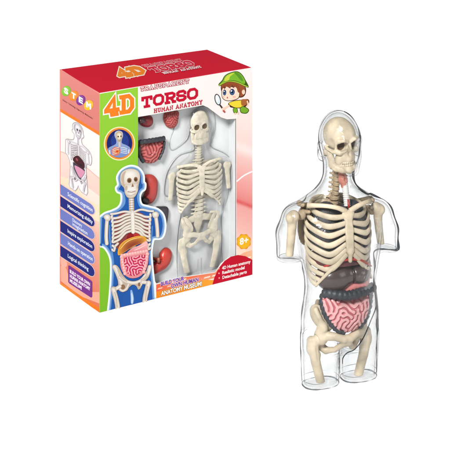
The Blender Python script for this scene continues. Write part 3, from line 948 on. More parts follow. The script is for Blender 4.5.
SLAB = {
 'T': [[(.06, .9), (.94, .9)], [(.5, .1), (.5, .9)], [(.27, .08), (.73, .08)], [(.1, .9), (.1, .68)], [(.9, .9), (.9, .68)]],
 'O': [[(.3, .1), (.7, .1), (.9, .3), (.9, .7), (.7, .9), (.3, .9), (.1, .7), (.1, .3), (.3, .1), (.5, .1)]],
 'R': [[(.22, .1), (.22, .9)], [(.06, .9), (.7, .9), (.88, .77), (.88, .6), (.72, .47), (.22, .47)], [(.52, .47), (.84, .1)], [(.05, .08), (.42, .08)], [(.72, .08), (.98, .08)]],
 'S': [[(.88, .68), (.88, .78), (.72, .9), (.28, .9), (.1, .78), (.1, .64), (.26, .53), (.72, .47), (.9, .35), (.9, .22), (.72, .1), (.28, .1), (.1, .22), (.1, .34)]],
 'H': [[(.2, .1), (.2, .9)], [(.8, .1), (.8, .9)], [(.2, .5), (.8, .5)], [(.04, .9), (.36, .9)], [(.64, .9), (.96, .9)], [(.04, .09), (.36, .09)], [(.64, .09), (.96, .09)]],
 'U': [[(.2, .9), (.2, .28), (.36, .1), (.64, .1), (.8, .28), (.8, .9)], [(.04, .9), (.36, .9)], [(.64, .9), (.96, .9)]],
 'M': [[(.16, .1), (.16, .9), (.5, .4), (.84, .9), (.84, .1)], [(.02, .09), (.32, .09)], [(.68, .09), (.98, .09)]],
 'A': [[(.14, .1), (.5, .93), (.86, .1)], [(.3, .36), (.7, .36)], [(.0, .09), (.3, .09)], [(.7, .09), (1, .09)]],
 'N': [[(.2, .1), (.2, .88), (.8, .12), (.8, .9)], [(.04, .09), (.36, .09)], [(.64, .91), (.96, .91)]],
 'Y': [[(.14, .9), (.5, .46), (.86, .9)], [(.5, .46), (.5, .1)], [(.0, .91), (.3, .91)], [(.7, .91), (1, .91)], [(.3, .09), (.7, .09)]],
 'P': [[(.22, .1), (.22, .9)], [(.06, .9), (.7, .9), (.88, .77), (.88, .6), (.72, .45), (.22, .45)], [(.05, .08), (.42, .08)]],
 'E': [[(.88, .75), (.88, .9), (.1, .9)], [(.22, .9), (.22, .1)], [(.1, .1), (.9, .1), (.9, .27)], [(.22, .5), (.62, .5)]],
 '4': [[(.7, .08), (.7, .92), (.1, .34), (.1, .3), (.98, .3)], [(.48, .08), (.94, .08)]],
 'D': [[(.08, .1), (.66, .1), (.9, .3), (.9, .7), (.66, .9), (.08, .9)], [(.27, .1), (.27, .9)]],
}
def offset_poly(pts, d):
    P = np.array(pts, float); t = np.roll(P, -1, 0)-np.roll(P, 1, 0); n = np.stack([t[:, 1], -t[:, 0]], 1)
    n /= np.linalg.norm(n, axis=1)[:, None]+1e-9
    ar = .5*np.sum(P[:, 0]*np.roll(P[:, 1], -1)-np.roll(P[:, 0], -1)*P[:, 1])
    return P+n*d*(1 if ar > 0 else -1)

# ---- outlines on the front (picture points)
FIG = crom([(99.7, 217.5), (105, 213.5), (112, 211), (118.5, 207.5), (121.5, 202), (121.5, 194), (117.5, 191.5), (116.3, 188), (118.5, 184.5), (117.5, 177), (122, 170), (130.5, 166.3),
            (138.5, 168.5), (143, 175), (143.6, 182), (145, 184), (144.5, 189), (141.5, 191.5), (139.5, 197), (141.5, 204.5), (149, 207), (157.5, 209.5), (163, 215), (165, 224), (164, 233),
            (161, 238), (155.5, 238.5), (153, 240), (151.2, 250), (151.3, 258), (152.4, 271), (154.3, 288), (155, 299.0), (156, 310)], 5)
FIG = [tuple(p) for p in FIG]
FIGL = crom([(107, 322), (108.5, 310.4), (110.5, 290), (111.5, 268), (110.2, 257), (106, 249), (102, 246), (99.7, 246.5)], 5)
HALO_R = [tuple(p) for p in offset_poly(FIG+[tuple(p) for p in FIGL], 1.5)][:len(FIG)]
# the window opening: left edge follows the printed figure, the lower edge the slogan strip
WIN = [(138.0, 117.0), (155, 114.2), (180, 109.6), (203, 105.3), (208, 107.5), (214, 112), (221, 117.3), (227, 119.3), (236.2, 118.7), (236.2, 256.5)]
arc = [(228.5, 257.2), (221, 263.5), (215.5, 272)]
WIN += [(230.5, 256.6)] + arc + [(184, 276.8), (156.4, 283.6)]
hr = [p for p in HALO_R if p[0] > 137.9 and p[1] > 166.5 and p[1] < 282][::-1]
WIN += hr + [(138.0, 166.2)]

# ---- carton: four plain walls and a front panel with the window cut out
CARD = colmat('carton_card', .55, .06, .86, .02)
Wm, Dm, Hm = BW/MM, BD/MM, BH/MM
def carton():
    V = []; F = []; K = []
    def addq(ps, col):
        b = len(V); V.extend(ps); K.extend([lin(col)]*4); F.append((b, b+1, b+2, b+3))
    x0, x1, y0, y1 = -Wm/2, Wm/2, -Dm/2, Dm/2
    red = (214, 20, 48); wht = (250, 240, 236)
    e = .35
    addq([(x0, y1-e, 0.2), (x0, y0+e, 0.2), (x0, y0+e, Hm-e), (x0, y1-e, Hm-e+lift(x0, y1-e))][::-1], (240, 150, 140))
    addq([(x1, y0+e, 0.2), (x1, y1-e, 0.2), (x1, y1-e, Hm-e), (x1, y0+e, Hm-e)], (240, 150, 140))
    addq([(x1-e, y1, .2), (x0+e, y1, .2), (x0+e, y1, Hm-e+lift(x0, y1)), (x1-e, y1, Hm-e)], wht)
    nb = 14
    for i in range(nb):
        for j in range(nb):
            xs = [x0+e+(x1-x0-2*e)*q/nb for q in (i, i+1)]; ys = [y0+e+(y1-y0-2*e)*q/nb for q in (j, j+1)]
            addq([(xx, yy, Hm+lift(xx, yy)) for xx, yy in ((xs[0], ys[0]), (xs[1], ys[0]), (xs[1], ys[1]), (xs[0], ys[1]))], red)
    addq([(x0+e, y0+e, .2), (x0+e, y1-e, .2), (x1-e, y1-e, .2), (x1-e, y0+e, .2)], wht)
    # worn rounded edges
    def edge(p, q, n1, n2, col):
        p, q, n1, n2 = map(np.array, (p, q, n1, n2)); m = (n1+n2)*.42*e
        c_ = [p+n1*0, p+m, p+n2*0]
        addq([tuple(p-n2*e), tuple(p-(n1+n2)*e*.3), tuple(q-(n1+n2)*e*.3), tuple(q-n2*e)], col)
        addq([tuple(p-(n1+n2)*e*.3), tuple(p-n1*e), tuple(q-n1*e), tuple(q-(n1+n2)*e*.3)], col)
    edge((x0, y0, .2), (x0, y0, Hm-e), (0, -1, 0), (-1, 0, 0), (190, 205, 120))
    edge((x1, y0, .2), (x1, y0, Hm-e), (0, -1, 0), (1, 0, 0), (250, 225, 220))
    edge((x0+e, y0, Hm), (x1-e, y0, Hm), (0, -1, 0), (0, 0, 1), (214, 60, 78))
    edge((x0, y0+e, Hm), (x0, y1-e, Hm+lift(x0, y1-e)), (-1, 0, 0), (0, 0, 1), (214, 70, 84))
    edge((x1, y0+e, Hm), (x1, y1-e, Hm), (1, 0, 0), (0, 0, 1), (205, 30, 56))
    edge((x0+e, y1, Hm+lift(x0, y1)), (x1-e, y1, Hm), (0, 1, 0), (0, 0, 1), (205, 30, 56))
    outer = [Vector((x0+e, .2, 0)), Vector((x1-e, .2, 0)), Vector((x1-e, Hm-e, 0)), Vector((x0+e, Hm-e, 0))]
    wn = [front(px, py) for px, py in WIN]
    hole = [Vector((p[0], p[2], 0)) for p in wn]
    b = len(V); allp = outer+hole
    for p in allp: V.append((p.x, y0, p.y)); K.append(lin((254, 243, 239)))
    for t in tessellate_polygon([outer, hole]):
        a = [allp[i] for i in t]; cr_ = (a[1]-a[0]).cross(a[2]-a[0]).z
        q = [b+i for i in t]; F.append(tuple(q if cr_ > 0 else q[::-1]))
    n = len(wn)
    for i in range(n):      # the cut edge of the card
        p, q = wn[i], wn[(i+1) % n]
        addq([(p[0], y0, p[2]), (q[0], y0, q[2]), (q[0], y0+.7, q[2]), (p[0], y0+.7, p[2])], (225, 218, 212))
    return mesh('carton', V, F, CARD, box, False, K)
carton()

# ---- vacuum-formed tray behind the window
TD = 14.0
TRAYM = plastic('white_tray_plastic', (236, 239, 241), .3, .05, 60, .4, 0, .12, .88)
def tray():
    wn = [front(px, py) for px, py in WIN]
    xs = [p[0] for p in wn]; zs = [p[2] for p in wn]
    x0, x1, z0, z1 = min(xs)-6, max(xs)-.4, min(zs)-1.5, max(zs)+1.5
    y0, y1 = -Dm/2+1.0, -Dm/2+TD
    V = []; F = []; nx, nz = 40, 70
    rs = np.random.RandomState(5)
    for i in range(nx+1):
        for j in range(nz+1):
            x = x0+(x1-x0)*i/nx; z = z0+(z1-z0)*j/nz
            V.append((x, y1-.5*math.sin(x*.09+z*.05)-.35*math.sin(z*.13-x*.06), z))
    for i in range(nx):
        for j in range(nz):
            a = i*(nz+1)+j; F.append((a, a+nz+1, a+nz+2, a+1))
    def wall(p, q):
        b = len(V); V.extend([(p[0], y0, p[1]), (q[0], y0, q[1]), (q[0], y1+1.2, q[1]), (p[0], y1+1.2, p[1])]); F.append((b, b+1, b+2, b+3))
    wall((x0, z0), (x1, z0)); wall((x1, z0), (x1, z1)); wall((x1, z1), (x0, z1)); wall((x0, z1), (x0, z0))
    return mesh('tray', V, F, TRAYM, box, False)
trayo = tray()
RIDGE = plastic('grey_tray_rim_plastic', (196, 200, 202), .25, .15, 300, .6, 0, .2, .9)
def pocket(pts, r=.45, dep=TD-.9, closed=True):
    P = [front(px, py, dep) for px, py in pts]
    v, f = tube(crom(P, 8, closed), r, seg=8, closed=closed); mesh('pocket_rim', v, f, RIDGE, trayo)
pocket([(190, 124), (193, 112), (203, 106.5), (213, 111), (215, 126), (212, 140), (212, 147), (226, 154), (235, 166), (235, 182), (229, 184), (227, 196), (222, 214), (222, 236), (221.5, 268)], closed=False)
pocket([(190, 124), (193, 143), (193, 150), (178, 156), (167, 172), (164, 192), (168, 196), (179, 197), (181, 210), (178, 228), (176.5, 250), (177.5, 279)], closed=False)
pocket([(176, 124), (170, 140), (172, 150), (186, 140), (190, 128)], closed=False)

# ---- things packed in the tray
def packed(parent_pt, name, label, cat):
    p = front(parent_pt[0], parent_pt[1], TD-1)
    wpt = BC+ex*p[0]*MM+ey*p[1]*MM
    o = empty(name, (wpt[0], wpt[1], p[2]*MM), BY, label, cat, 'pieces packed in the window of the box'); return o, p
def packed_relief(name, part, label, cat, px_outline, height, mat, lab, lam, amp, hi, lo, prof=.5, nr=26, na=90):
    P = [front(px, py, TD-2.5) for px, py in px_outline]
    cx, cz = np.mean([p[0] for p in P]), np.mean([p[2] for p in P])
    yb = -Dm/2+TD-.8
    wpt = BC+ex*cx*MM+ey*yb*MM
    root = empty(name, (wpt[0], wpt[1], cz*MM), BY, label, cat, 'pieces packed in the window of the box')
    V, F, K = relief([(p[0]-cx, p[2]-cz) for p in P], lambda u, v, h, a: (u, -height*h-a, v), lab, lam, amp, hi, lo, nr, na, prof=prof)
    mesh(part, V, F, mat, root, True, K)
    return root, (cx, yb, cz)
ORG = colmat('moulded_organ_plastic', .35, .45, .8, .08)
PACK = [
 ('heart_model', 'muscle', 'dark red rounded heart piece at the top left corner of the box window', 'heart model',
  [(138.8, 121.5), (140.5, 117.5), (146, 115.6), (151.5, 116), (153.3, 119.5), (152.8, 124.5), (148.5, 127.6), (142.5, 126.4)], 6.0, None, 5, 0, (150, 38, 44), (120, 30, 36)),
 ('brain_model', 'folds', 'ribbed red half brain piece in the box window under the words HUMAN ANATOMY', 'brain model',
  [(165.2, 113.5), (171, 111.6), (178.6, 111.2), (178.6, 118), (176.8, 125.5), (172.3, 128.8), (167.3, 127), (164.4, 120.5)], 6.0, 'LAB2', 2.3, .35, (206, 92, 86), (142, 44, 46)),
 ('intestine_model', 'coils', 'coiled dark red intestine piece edged in black in the box window', 'intestine model',
  [(138.6, 142.6), (148, 141), (164.5, 138.3), (164.2, 147), (161.6, 156), (156, 162.2), (149.2, 163.8), (143, 161.2), (139.2, 154)], 6.0, 'LAB', 3.4, .55, (222, 112, 108), (140, 42, 50)),
 ('stomach_model', 'sac', 'bean shaped red stomach piece with a black lower tip, beside the printed skull', 'stomach model',
  [(144.6, 177), (148.5, 174.6), (154, 175.5), (157.6, 180), (158, 188), (156.6, 197), (152.5, 203.2), (146.5, 204.2), (143.2, 200), (145.4, 193), (146.2, 186)], 6.5, None, 5, 0, (206, 72, 66), (178, 52, 50)),
 ('lung_model', 'lobe', 'charcoal lung piece half hidden behind the raised printed arm', 'lung model',
  [(155.5, 209), (162, 206.8), (168.3, 207.6), (168.8, 214), (167, 224), (163.5, 233), (159.5, 237.8), (155.4, 238), (153, 228)], 5.5, None, 5, 0, (66, 62, 68), (58, 54, 60)),
 ('liver_model', 'lobe', 'bright red liver piece low in the box window above the slogan strip', 'liver model',
  [(152.0, 257.5), (155.5, 262), (159.5, 259.5), (160.5, 253.5), (165.5, 248.2), (170.5, 249.5), (172.3, 254.5), (170.6, 262), (166, 268.5), (159.5, 272.3), (153.2, 273.6)], 6.5, None, 5, 0, (214, 66, 52), (190, 50, 42)),
]
for nm, part, lb, ct, ol, hgt, lab, lam, amp, hi, lo in PACK:
    root, ctr = packed_relief(nm, part, lb, ct, ol, hgt, ORG, {'LAB': LAB, 'LAB2': LAB2, None: None}[lab], lam, amp, hi, lo)
    def loc(px, py, dep): return np.array(front(px, py, dep))-np.array(ctr)
    if nm == 'intestine_model':
        v, f = colon([loc(139, 142.5, 7), loc(147, 141.2, 6), loc(156, 139.8, 6), loc(164.2, 138.4, 7)], 2.5); mesh('colon', v, f, COLON, root)
        v, f = colon([loc(138.6, 146, 8), loc(139.5, 155, 8), loc(143.5, 162, 8)], 2.0); mesh('colon', v, f, COLON, root)
        v, f = colon([loc(164.6, 141, 8), loc(163.4, 150, 8), loc(159, 159.5, 8)], 1.3); mesh('colon', v, f, COLON, root)
    if nm == 'stomach_model':
        v, f = tube([loc(147.2, 201.5, 8), loc(144.5, 201, 8), loc(142.6, 199.6, 8.4), loc(141.4, 198.4, 9)], 3.2, seg=14, taper=lambda t: .75+.35*math.sin(PI*(.25+.6*t))); mesh('outlet', v, f, plastic('black_tip_plastic', (36, 30, 32), .4, .2, 200, .4, 0, 0, .8), root)
    if nm == 'heart_model':
        v, f = tube([loc(144.2, 120.6, 6), loc(141.4, 120.4, 5.5), loc(138.8, 121.2, 6.5)], 3.2, seg=14, taper=lambda t: .7+.3*t); mesh('vessel', v, f, plastic('dark_vessel_plastic', (70, 40, 42), .3, .2, 200, .5, 0, 0, .8), root)
    if nm == 'liver_model':
        v, f = tube([loc(158.6, 257.5, 6), loc(158.4, 262.5, 5.8)], 1.7, seg=12, taper=lambda t: .9+.25*math.sin(PI*t)); mesh('gall_bladder', v, f, plastic('brown_gall_plastic', (168, 92, 76), .35, .2, 200, .5, 0, 0, .8), root)

# the clear torso in the tray: the same skeleton, flattened into its pocket
SX, SYD, SZ = .690, .20, .712
pc = front(199.8, 276, TD-7)
wpt = BC+ex*pc[0]*MM+ey*pc[1]*MM
ptor = empty('packed_torso', (wpt[0], wpt[1], pc[2]*MM), BY, 'clear torso shell with pale skeleton packed inside the box window', 'packed torso', 'pieces packed in the window of the box')
ptor.scale = (SX, SYD, SZ)
PALE = plastic('pale_bone_plastic', (242, 233, 211), .45, .2, 160, .3, 0, .1, .84)
BONE_NAMES = ('skull', 'spine', 'sternum', 'clavicle', 'scapula', 'humerus', 'pelvis', 'femur')
pale = {}
def dup(o, parent):
    c = o.copy(); C.objects.link(c); c.parent = parent
    if o.data.name not in pale:
        m = o.data.copy(); m.materials.clear()
        m.materials.append(SHADEB if o.name.startswith(('eye', 'nasal')) else PALE)
        pale[o.data.name] = m
    c.data = pale[o.data.name]
    for ch in list(o.children): dup(ch, c)
    return c
for o in list(model.children):
    if o.name.split('.')[0] in BONE_NAMES:
        c = dup(o, ptor)
        if o.name.split('.')[0] == 'skull': c.rotation_euler = (0, 0, 0); c.location.x = 0
        b_ = o.name.split('.')[0]
        if b_ == 'humerus': c.location = (0, 0, -.002); c.scale = (1.04, 1, 1)
        if b_ == 'sternum': c.scale = (1.24, 1.1, .93); c.location.z = .165*.07
        if b_ == 'clavicle': c.scale = (1.2, 1, 1)
        if b_ == 'spine': c.scale = (1.25, 1, .87); c.location.z = .195*.13
        if b_ == 'pelvis': c.scale = (1.2, 1.1, 1); c.location.z = .017
        if b_ == 'femur': c.scale = (1.16, 1.2, 1.22); c.location.z = .006
        if b_ == 'skull': c.scale = (1.06, .9, 1)
SHELL2 = clear('packed_clear_plastic', .99, .25, [(0, .995), (.5, .985), (.75, .94), (.9, .75), (1, .15)], .8, (1, 1, 1), .08, .1, 60)
psh, PV, PQ = build_shell('clear_shell', ptor, 0.0, 1.8, 0.0, True)
psh.data.materials.clear(); psh.data.materials.append(SHELL2)

# ================================================================== PRINT
def mixc(a, b, t): return tuple(a[i]*(1-t)+b[i]*t for i in range(3))
def ramp(t, stops):
    for (t0, c0), (t1, c1) in zip(stops, stops[1:]):
        if t <= t1: return mixc(c0, c1, max(0, (t-t0)/(t1-t0)))
    return stops[-1][1]

def skeleton(a, bone, dark, ribs=9, limbs=True, pelvis=True, organs=True, lw=1.0):
    """a drawn skeleton, in the picture points of the big printed figure"""
    sh = mixc(bone, dark, .4); hi = mixc(bone, (255, 255, 255), .55)
    if organs:
        a.poly([(117, 217), (124, 212), (131, 214), (138, 212), (146, 217), (149, 230), (147, 243), (132, 240), (119, 250), (114, 240), (114, 226)], (150, 70, 72), 4)
        a.poly([(127, 240), (129, 232), (133, 228.5), (137, 228.5), (141, 231), (146, 236), (147, 242), (138, 241)], (150, 34, 40), 4)
        a.poly([(132.5, 233), (135, 229.5), (138, 231), (139.5, 235), (136, 238)], (196, 56, 58), 4)
    # spine
    a.line([(131.2, 196), (131.6, 210), (132.6, 225)], 5.2*lw, sh); a.rod([(131.2, 196), (131.4, 204), (131.6, 212)], 4.4*lw, hi, sh, 2)
    for k in range(6): a.line([(129.2, 198.5+2.3*k), (133.8, 198.2+2.3*k)], .45, dark)
    if pelvis:
        a.rod([(133, 240), (133.2, 256), (133.5, 272)], 5.5*lw, hi, sh, 2)
    for k in range(ribs):
        t = k/8
        for s in (-1, 1):
            x0 = 132.6+s*1.6; xl = (112.2+1.2*math.sin(t*3)) if s < 0 else (150.2-1.0*math.sin(t*3)); sk = -.0
            y0 = 213.5+min(k, 6)*2.9; yl = 217+k*4.0-(1.5 if s > 0 else 0); 
            if k < 7:
                pts = [(x0, y0), (x0+s*5.5, y0+1.2+t*2.5-(k > 4)*1), ((x0+xl)/2+s*2.6, (y0+yl)/2+2.2+t*1.5), (xl, yl+1.2), (xl+s*-.6+s*.8, yl-1.2)]
            else:
                pts = [(xl-s*5.0*(9-k)/2, yl-1.5), (xl-s*1.6, yl+1.6), (xl, yl+.6)]
            a.line([(p[0]+.25, p[1]+.8) for p in pts], 1.9*lw, mixc(dark, (60, 20, 20), .4), 4)
            a.rod(pts, 2.4*lw, hi, sh, 4)
    a.line([(132.4, 212.5), (132.8, 221), (133, 229), (133.1, 232)], 3.8*lw, sh); a.rod([(132.4, 212.5), (132.8, 221), (133, 229), (133.1, 232)], 3.6*lw, hi, bone, 2)
    a.rod([(131, 212.2), (124, 211.6), (116, 213.5), (111, 214)], 1.9*lw*1.15, hi, sh, 4); a.rod([(134, 212), (141, 209.6), (149, 211), (153, 211.2)], 1.9*lw*1.15, hi, sh, 4)
    if limbs:
        a.rod([(107.5, 216), (106.6, 226), (106.2, 237), (106.8, 243.5)], 3.2*lw*1.15, hi, sh, 4); a.blob([(103.6, 217), (105.4, 214.6), (108.6, 214.4), (110.8, 217), (110, 220.4), (106.5, 221)], hi, sh, 4, (-.6, -.6))
        a.rod([(155.6, 215), (156.8, 224), (157.4, 231), (157.6, 236)], 3.2*lw*1.15, hi, sh, 4); a.blob([(152, 214), (153.8, 211.8), (157, 211.8), (159, 214.4), (157.6, 217.6), (153.6, 217.8)], hi, sh, 4, (-.6, -.6))
    # skull
    a.poly([(120, 179), (121.2, 173), (126, 169.4), (132, 168.6), (137.4, 170.4), (140, 175), (139.6, 181), (138.4, 186), (138, 191), (135, 196.6), (131, 198.4), (127, 197), (124.6, 192.6), (124, 188), (121, 184.5)], sh, 5); a.blob([(120.4, 178.6), (121.6, 173.2), (126, 169.8), (132, 169.0), (137.2, 170.8), (139.6, 175), (139.0, 180.6), (133, 183.6), (126, 184.6), (121.6, 183)], hi, mixc(bone, sh, .5), 5, (0, -2.5)); a.blob([(124.8, 185), (131, 183.6), (138, 184), (137.6, 190.6), (134.8, 196), (131, 197.8), (127.4, 196.4), (125.2, 192)], hi, mixc(bone, sh, .6), 5)
    a.poly([(121.2, 180), (122.4, 174), (126, 171), (124.4, 176), (124.2, 182), (124.6, 187)], sh, 4)
    a.ell(129.3, 180.4, 2.3, 2.6, dark, .2); a.ell(135.8, 179.3, 2.0, 2.5, dark, -.1)
    a.ell(129.4, 180.8, 1.5, 1.7, mixc(dark, (60, 40, 20), .6)); a.ell(135.7, 179.7, 1.3, 1.6, mixc(dark, (60, 40, 20), .6))
    a.poly([(132.6, 183), (131.4, 187), (133.9, 186.6)], dark)
    a.ell(126.2, 188.2, 1.3, 2.4, sh, .2); a.ell(137.4, 186.8, .9, 2.0, sh)
    a.line([(127.6, 191.6), (131.5, 192.3), (135.8, 190.8)], .5, dark); a.line([(127.4, 190.4), (131.5, 191.1), (135.9, 189.7)], 1.2, mixc(bone, (255, 255, 255), .6))
    for k in range(7): a.line([(128+1.15*k, 190.2), (128+1.15*k, 192.8)], .18, dark)
    a.line([(126.5, 195), (131, 195.8), (135.6, 193.6)], .5, sh)
    if pelvis:
        a.poly([(113.6, 266), (116.4, 265.2), (119.4, 268.6), (122.6, 274.6), (127.6, 279.8), (134, 281.4), (141, 279), (145.6, 272.6), (148, 267), (150.2, 265.6), (151, 270), (148.8, 276.6), (145.4, 280.6), (142, 283), (141, 287.4), (138.4, 289.6), (136.4, 286.2), (133, 284.6), (129.4, 287), (126.8, 290.6), (122, 292), (118.4, 289.4), (118.2, 284.4), (117.6, 279.6), (115.6, 274)], sh, 4)
        a.rod([(114.6, 267), (117.6, 273), (120.4, 281), (121.4, 286)], 4.6, hi, sh, 4); a.rod([(149.8, 267), (147.6, 273.6), (142.6, 280), (140, 284.6)], 4.2, hi, sh, 4); a.rod([(119.6, 277), (126, 281.4), (134, 283), (141, 280.6), (146, 275)], 3.6, hi, sh, 4); a.rod([(119.6, 288.6), (122.6, 291), (126.4, 288.8), (128.4, 284.6)], 2.2, hi, sh, 4)
        a.ell(122.8, 286.9, 2.3, 2.5, dark, .3); a.ell(139.2, 284.4, 1.3, 1.9, dark)
        a.line([(117.6, 270), (120.6, 277), (127, 281.6)], .8, sh, 4); a.line([(147.8, 270.6), (145.4, 276.6), (140.6, 280.4)], .8, sh, 4)
    if limbs:
        a.rod([(119.8, 286.4), (117.4, 288), (114.4, 289.4)], 3.8, hi, sh, 2); a.blob([(110.8, 289), (112.6, 286.6), (115.6, 287.2), (116.6, 290.6), (115.8, 294), (112.4, 293)], hi, sh, 4); a.rod([(113.4, 289.6), (115.6, 297), (117.2, 304), (117.7, 308.2)], 4.2*lw*1.15, hi, sh, 4); a.line([(114.6, 292), (116.4, 299), (117.4, 307.6)], .9, sh, 4)
        a.rod([(142.6, 282.2), (145.4, 282.4), (148, 283.2)], 3.8, hi, sh, 2); a.blob([(146, 284.6), (147, 281.2), (149.6, 280.6), (151, 283.4), (149.6, 287), (146.8, 287.4)], hi, sh, 4); a.rod([(148.6, 283), (146.8, 290), (145.2, 297), (144.7, 301.8)], 4.2*lw*1.15, hi, sh, 4); a.line([(147.6, 286), (146.2, 293), (145.2, 301)], .9, sh, 4)

def fig_body(a, halo, rim, core):
    outl = FIG+[tuple(p) for p in FIGL]
    hl = [(max(99.75, p[0]), min(p[1], 313-(p[0]-99.6)*.2484-.4)) for p in offset_poly(outl, 1.5)]
    a.poly(hl, halo)
    for d, t in ((0, -.45), (-.5, 0), (-1.1, .25), (-1.7, .6), (-2.4, 1)):
        q = [(max(99.75, p[0]), min(p[1], 313-(p[0]-99.6)*.2484-.4)) for p in offset_poly(outl, d)]
        a.poly(q, mixc(rim, core, t) if t >= 0 else (206, 226, 244))

# --- green panel
a = Art('front')
def green(p, q): return mixc((150, 208, 62), (128, 192, 44), min(1, max(0, (q-90)/220)))
a.poly([(99.75, 93.9), (138, 87.2), (138, 175), (134, 240), (112, 290), (109.5, 310.3), (99.75, 312.7)], green)
a.build('green_panel')
# --- right strip
a = Art('front', 4)
ST = [(0, (254, 243, 239)), (.27, (253, 232, 227)), (.36, (251, 222, 216)), (.40, (253, 238, 234)), (.44, (249, 205, 199)), (.60, (243, 160, 154)), (.645, (238, 140, 136)), (.66, (226, 92, 92)), (.675, (245, 172, 167)), (.78, (248, 190, 180)), (.9, (253, 226, 205)), (1, (254, 232, 214))]
a.quad((236.5, 119.5), (252.45, 70), (252.45, 274.6), (236.5, 256.4), lambda u, v: ramp(min(1, max(0, (119.5+(70-119.5)*u+v*((274.6-70)*u+(256.4-119.5)*(1-u))-66-(6*u-3))/209)), ST), 8, 90)
a.line([(236.7, 181.5), (244, 175.5), (252.2, 171.5)], 1.4, (255, 250, 248), 4)
a.build('pink_panel')
# --- printed figure
a = Art('front', 8)
fig_body(a, (246, 250, 253), (140, 180, 226), (36, 92, 172))
for pts, wd, c in (([(123.5, 192), (124.5, 203), (117, 211), (104, 217)], 1.6, (110, 158, 215)), ([(139, 195), (139.8, 206), (150, 210), (160, 214)], 1.4, (110, 158, 215)),
                   ([(109.5, 225), (110, 240), (112.6, 256), (113.6, 270), (112, 292)], 1.5, (96, 146, 208)), ([(152.4, 226), (151.4, 240), (149.6, 256), (150.8, 276)], 1.3, (96, 146, 208)),
                   ([(132, 309), (132.2, 298), (131.2, 290)], 3.2, (150, 186, 230)), ([(132, 307), (132.2, 298), (131.6, 293)], 1.6, (215, 230, 246))):
    q = [(p[0], min(p[1], 313-(p[0]-99.6)*.2484-1.2)) for p in pts]; a.line(q, wd, c, 5, taper=True)
skeleton(a, (233, 224, 211), (146, 112, 84))
# organs over it
a.blob([(117.6, 252.5), (119.4, 246), (124, 241), (131, 237.6), (139, 235.8), (144.6, 236.8), (146.6, 239.6), (144.5, 242.4), (138, 244.4), (131, 248), (124, 252.6), (119, 255.4)], (146, 66, 46), (244, 176, 66), 5, (1, 1.2))
a.line([(120.4, 249), (126, 242.6), (133, 239), (141, 237.4)], .7, (255, 226, 140), 4, taper=True)
a.poly([(127, 253), (132, 248.4), (139, 245.4), (146, 241.2), (147.8, 244.6), (146.4, 250), (140, 253.4), (132, 255)], lambda x, y: mixc((250, 190, 186), (226, 120, 128), min(1, max(0, (y-244)/11))), 5)
a.line([(134, 250.4), (140, 248), (145.6, 245)], .8, (255, 220, 216), 4, taper=True)
a.poly([(120.2, 258), (123, 253.8), (134, 252), (146, 249.2), (148.4, 252), (148.2, 262), (145.4, 270.6), (139.5, 276.6), (131.5, 278.2), (125, 275), (121, 268)], (236, 146, 150), 5)
for (p, q, n) in (((122, 255.6), (146.4, 251), 10), ((121.6, 257), (125, 273.6), 7), ((147.4, 254), (143.8, 272), 7)):
    for k in range(n):
        t = k/(n-1); a.ell(p[0]+(q[0]-p[0])*t, p[1]+(q[1]-p[1])*t, 1.75, 1.7, (247, 176, 174)); a.ell(p[0]+(q[0]-p[0])*t-.3, p[1]+(q[1]-p[1])*t-.4, .9, .8, (253, 208, 204))
a.grid([(124, 258.6), (134, 256.4), (145, 254.8), (145.4, 262), (142.4, 270), (137, 275.2), (130, 275.6), (126, 270.6)], LAB, 2.6, (255, 176, 190), (196, 36, 78), .3)
a.build('figure_picture')
# --- round badge
a = Art('front', 20)
a.ell(119.5, 143.6, 15.6, 16.9, (250, 240, 190), .1, 56); a.ell(119.5, 143.6, 14.6, 15.9, (238, 150, 50), .1, 56)
a.ell(119.5, 143.6, 13.1, 14.4, (190, 120, 80), .1, 56); a.ell(119.5, 143.6, 12.7, 14.0, (28, 40, 110), .1, 56); a.ell(119.8, 141.5, 9, 9.5, (40, 62, 140), .1, 40)
bust = crom([(107.6, 150.5), (109, 147.6), (113, 145.6), (116, 143.6), (116.2, 140), (114.6, 136), (115, 132.4), (118.4, 130.6), (122.2, 132), (123, 136), (121.8, 140), (122, 143.2), (126, 145), (129.6, 147.2), (130.8, 150.5), (127.5, 154.8), (122, 157.2), (116, 157), (110.5, 154.4)], 5, True)
a.poly([tuple(p) for p in bust], lambda x, y: mixc((196, 196, 214), (120, 150, 205), min(1, max(0, (y-132)/20))))
a.blob([(115.6, 136), (116.4, 132.8), (119, 131.4), (121.8, 132.8), (122.4, 136.6), (121.4, 140), (119.8, 142), (117.6, 141)], (250, 240, 214), (176, 156, 130), 4, (0, -1))
a.ell(118.2, 136.6, .8, .9, (90, 70, 60)); a.ell(121, 136.3, .7, .9, (90, 70, 60)); a.line([(118, 140), (119.6, 140.4), (121, 139.7)], .4, (120, 90, 70))
a.line([(119.4, 142), (119.6, 147)], 2, (214, 200, 190))
a.poly([(112, 149), (115, 146.8), (119, 147.6), (120.5, 151), (118, 155.4), (114, 155.6), (111.6, 152.6)], (206, 120, 112), 4)
for k in range(4):
    a.line([(119, 147.6+k*1.7), (115.5, 148.2+k*1.8), (112.4, 150+k*1.5)], .7, (240, 214, 200), 3); a.line([(120.6, 147.4+k*1.7), (124, 147.6+k*1.8), (127.2, 149+k*1.5)], .7, (226, 226, 236), 3)
a.ell(117.2, 151.6, 2.2, 1.8, (232, 150, 60)); a.ell(117.2, 151.4, 1.2, 1.0, (214, 70, 60))
a.line([(109.5, 150), (109.8, 154)], 1.4, (224, 220, 230)); a.line([(129, 149.4), (128.4, 153.4)], 1.4, (224, 220, 230))
a.build('badge_picture')
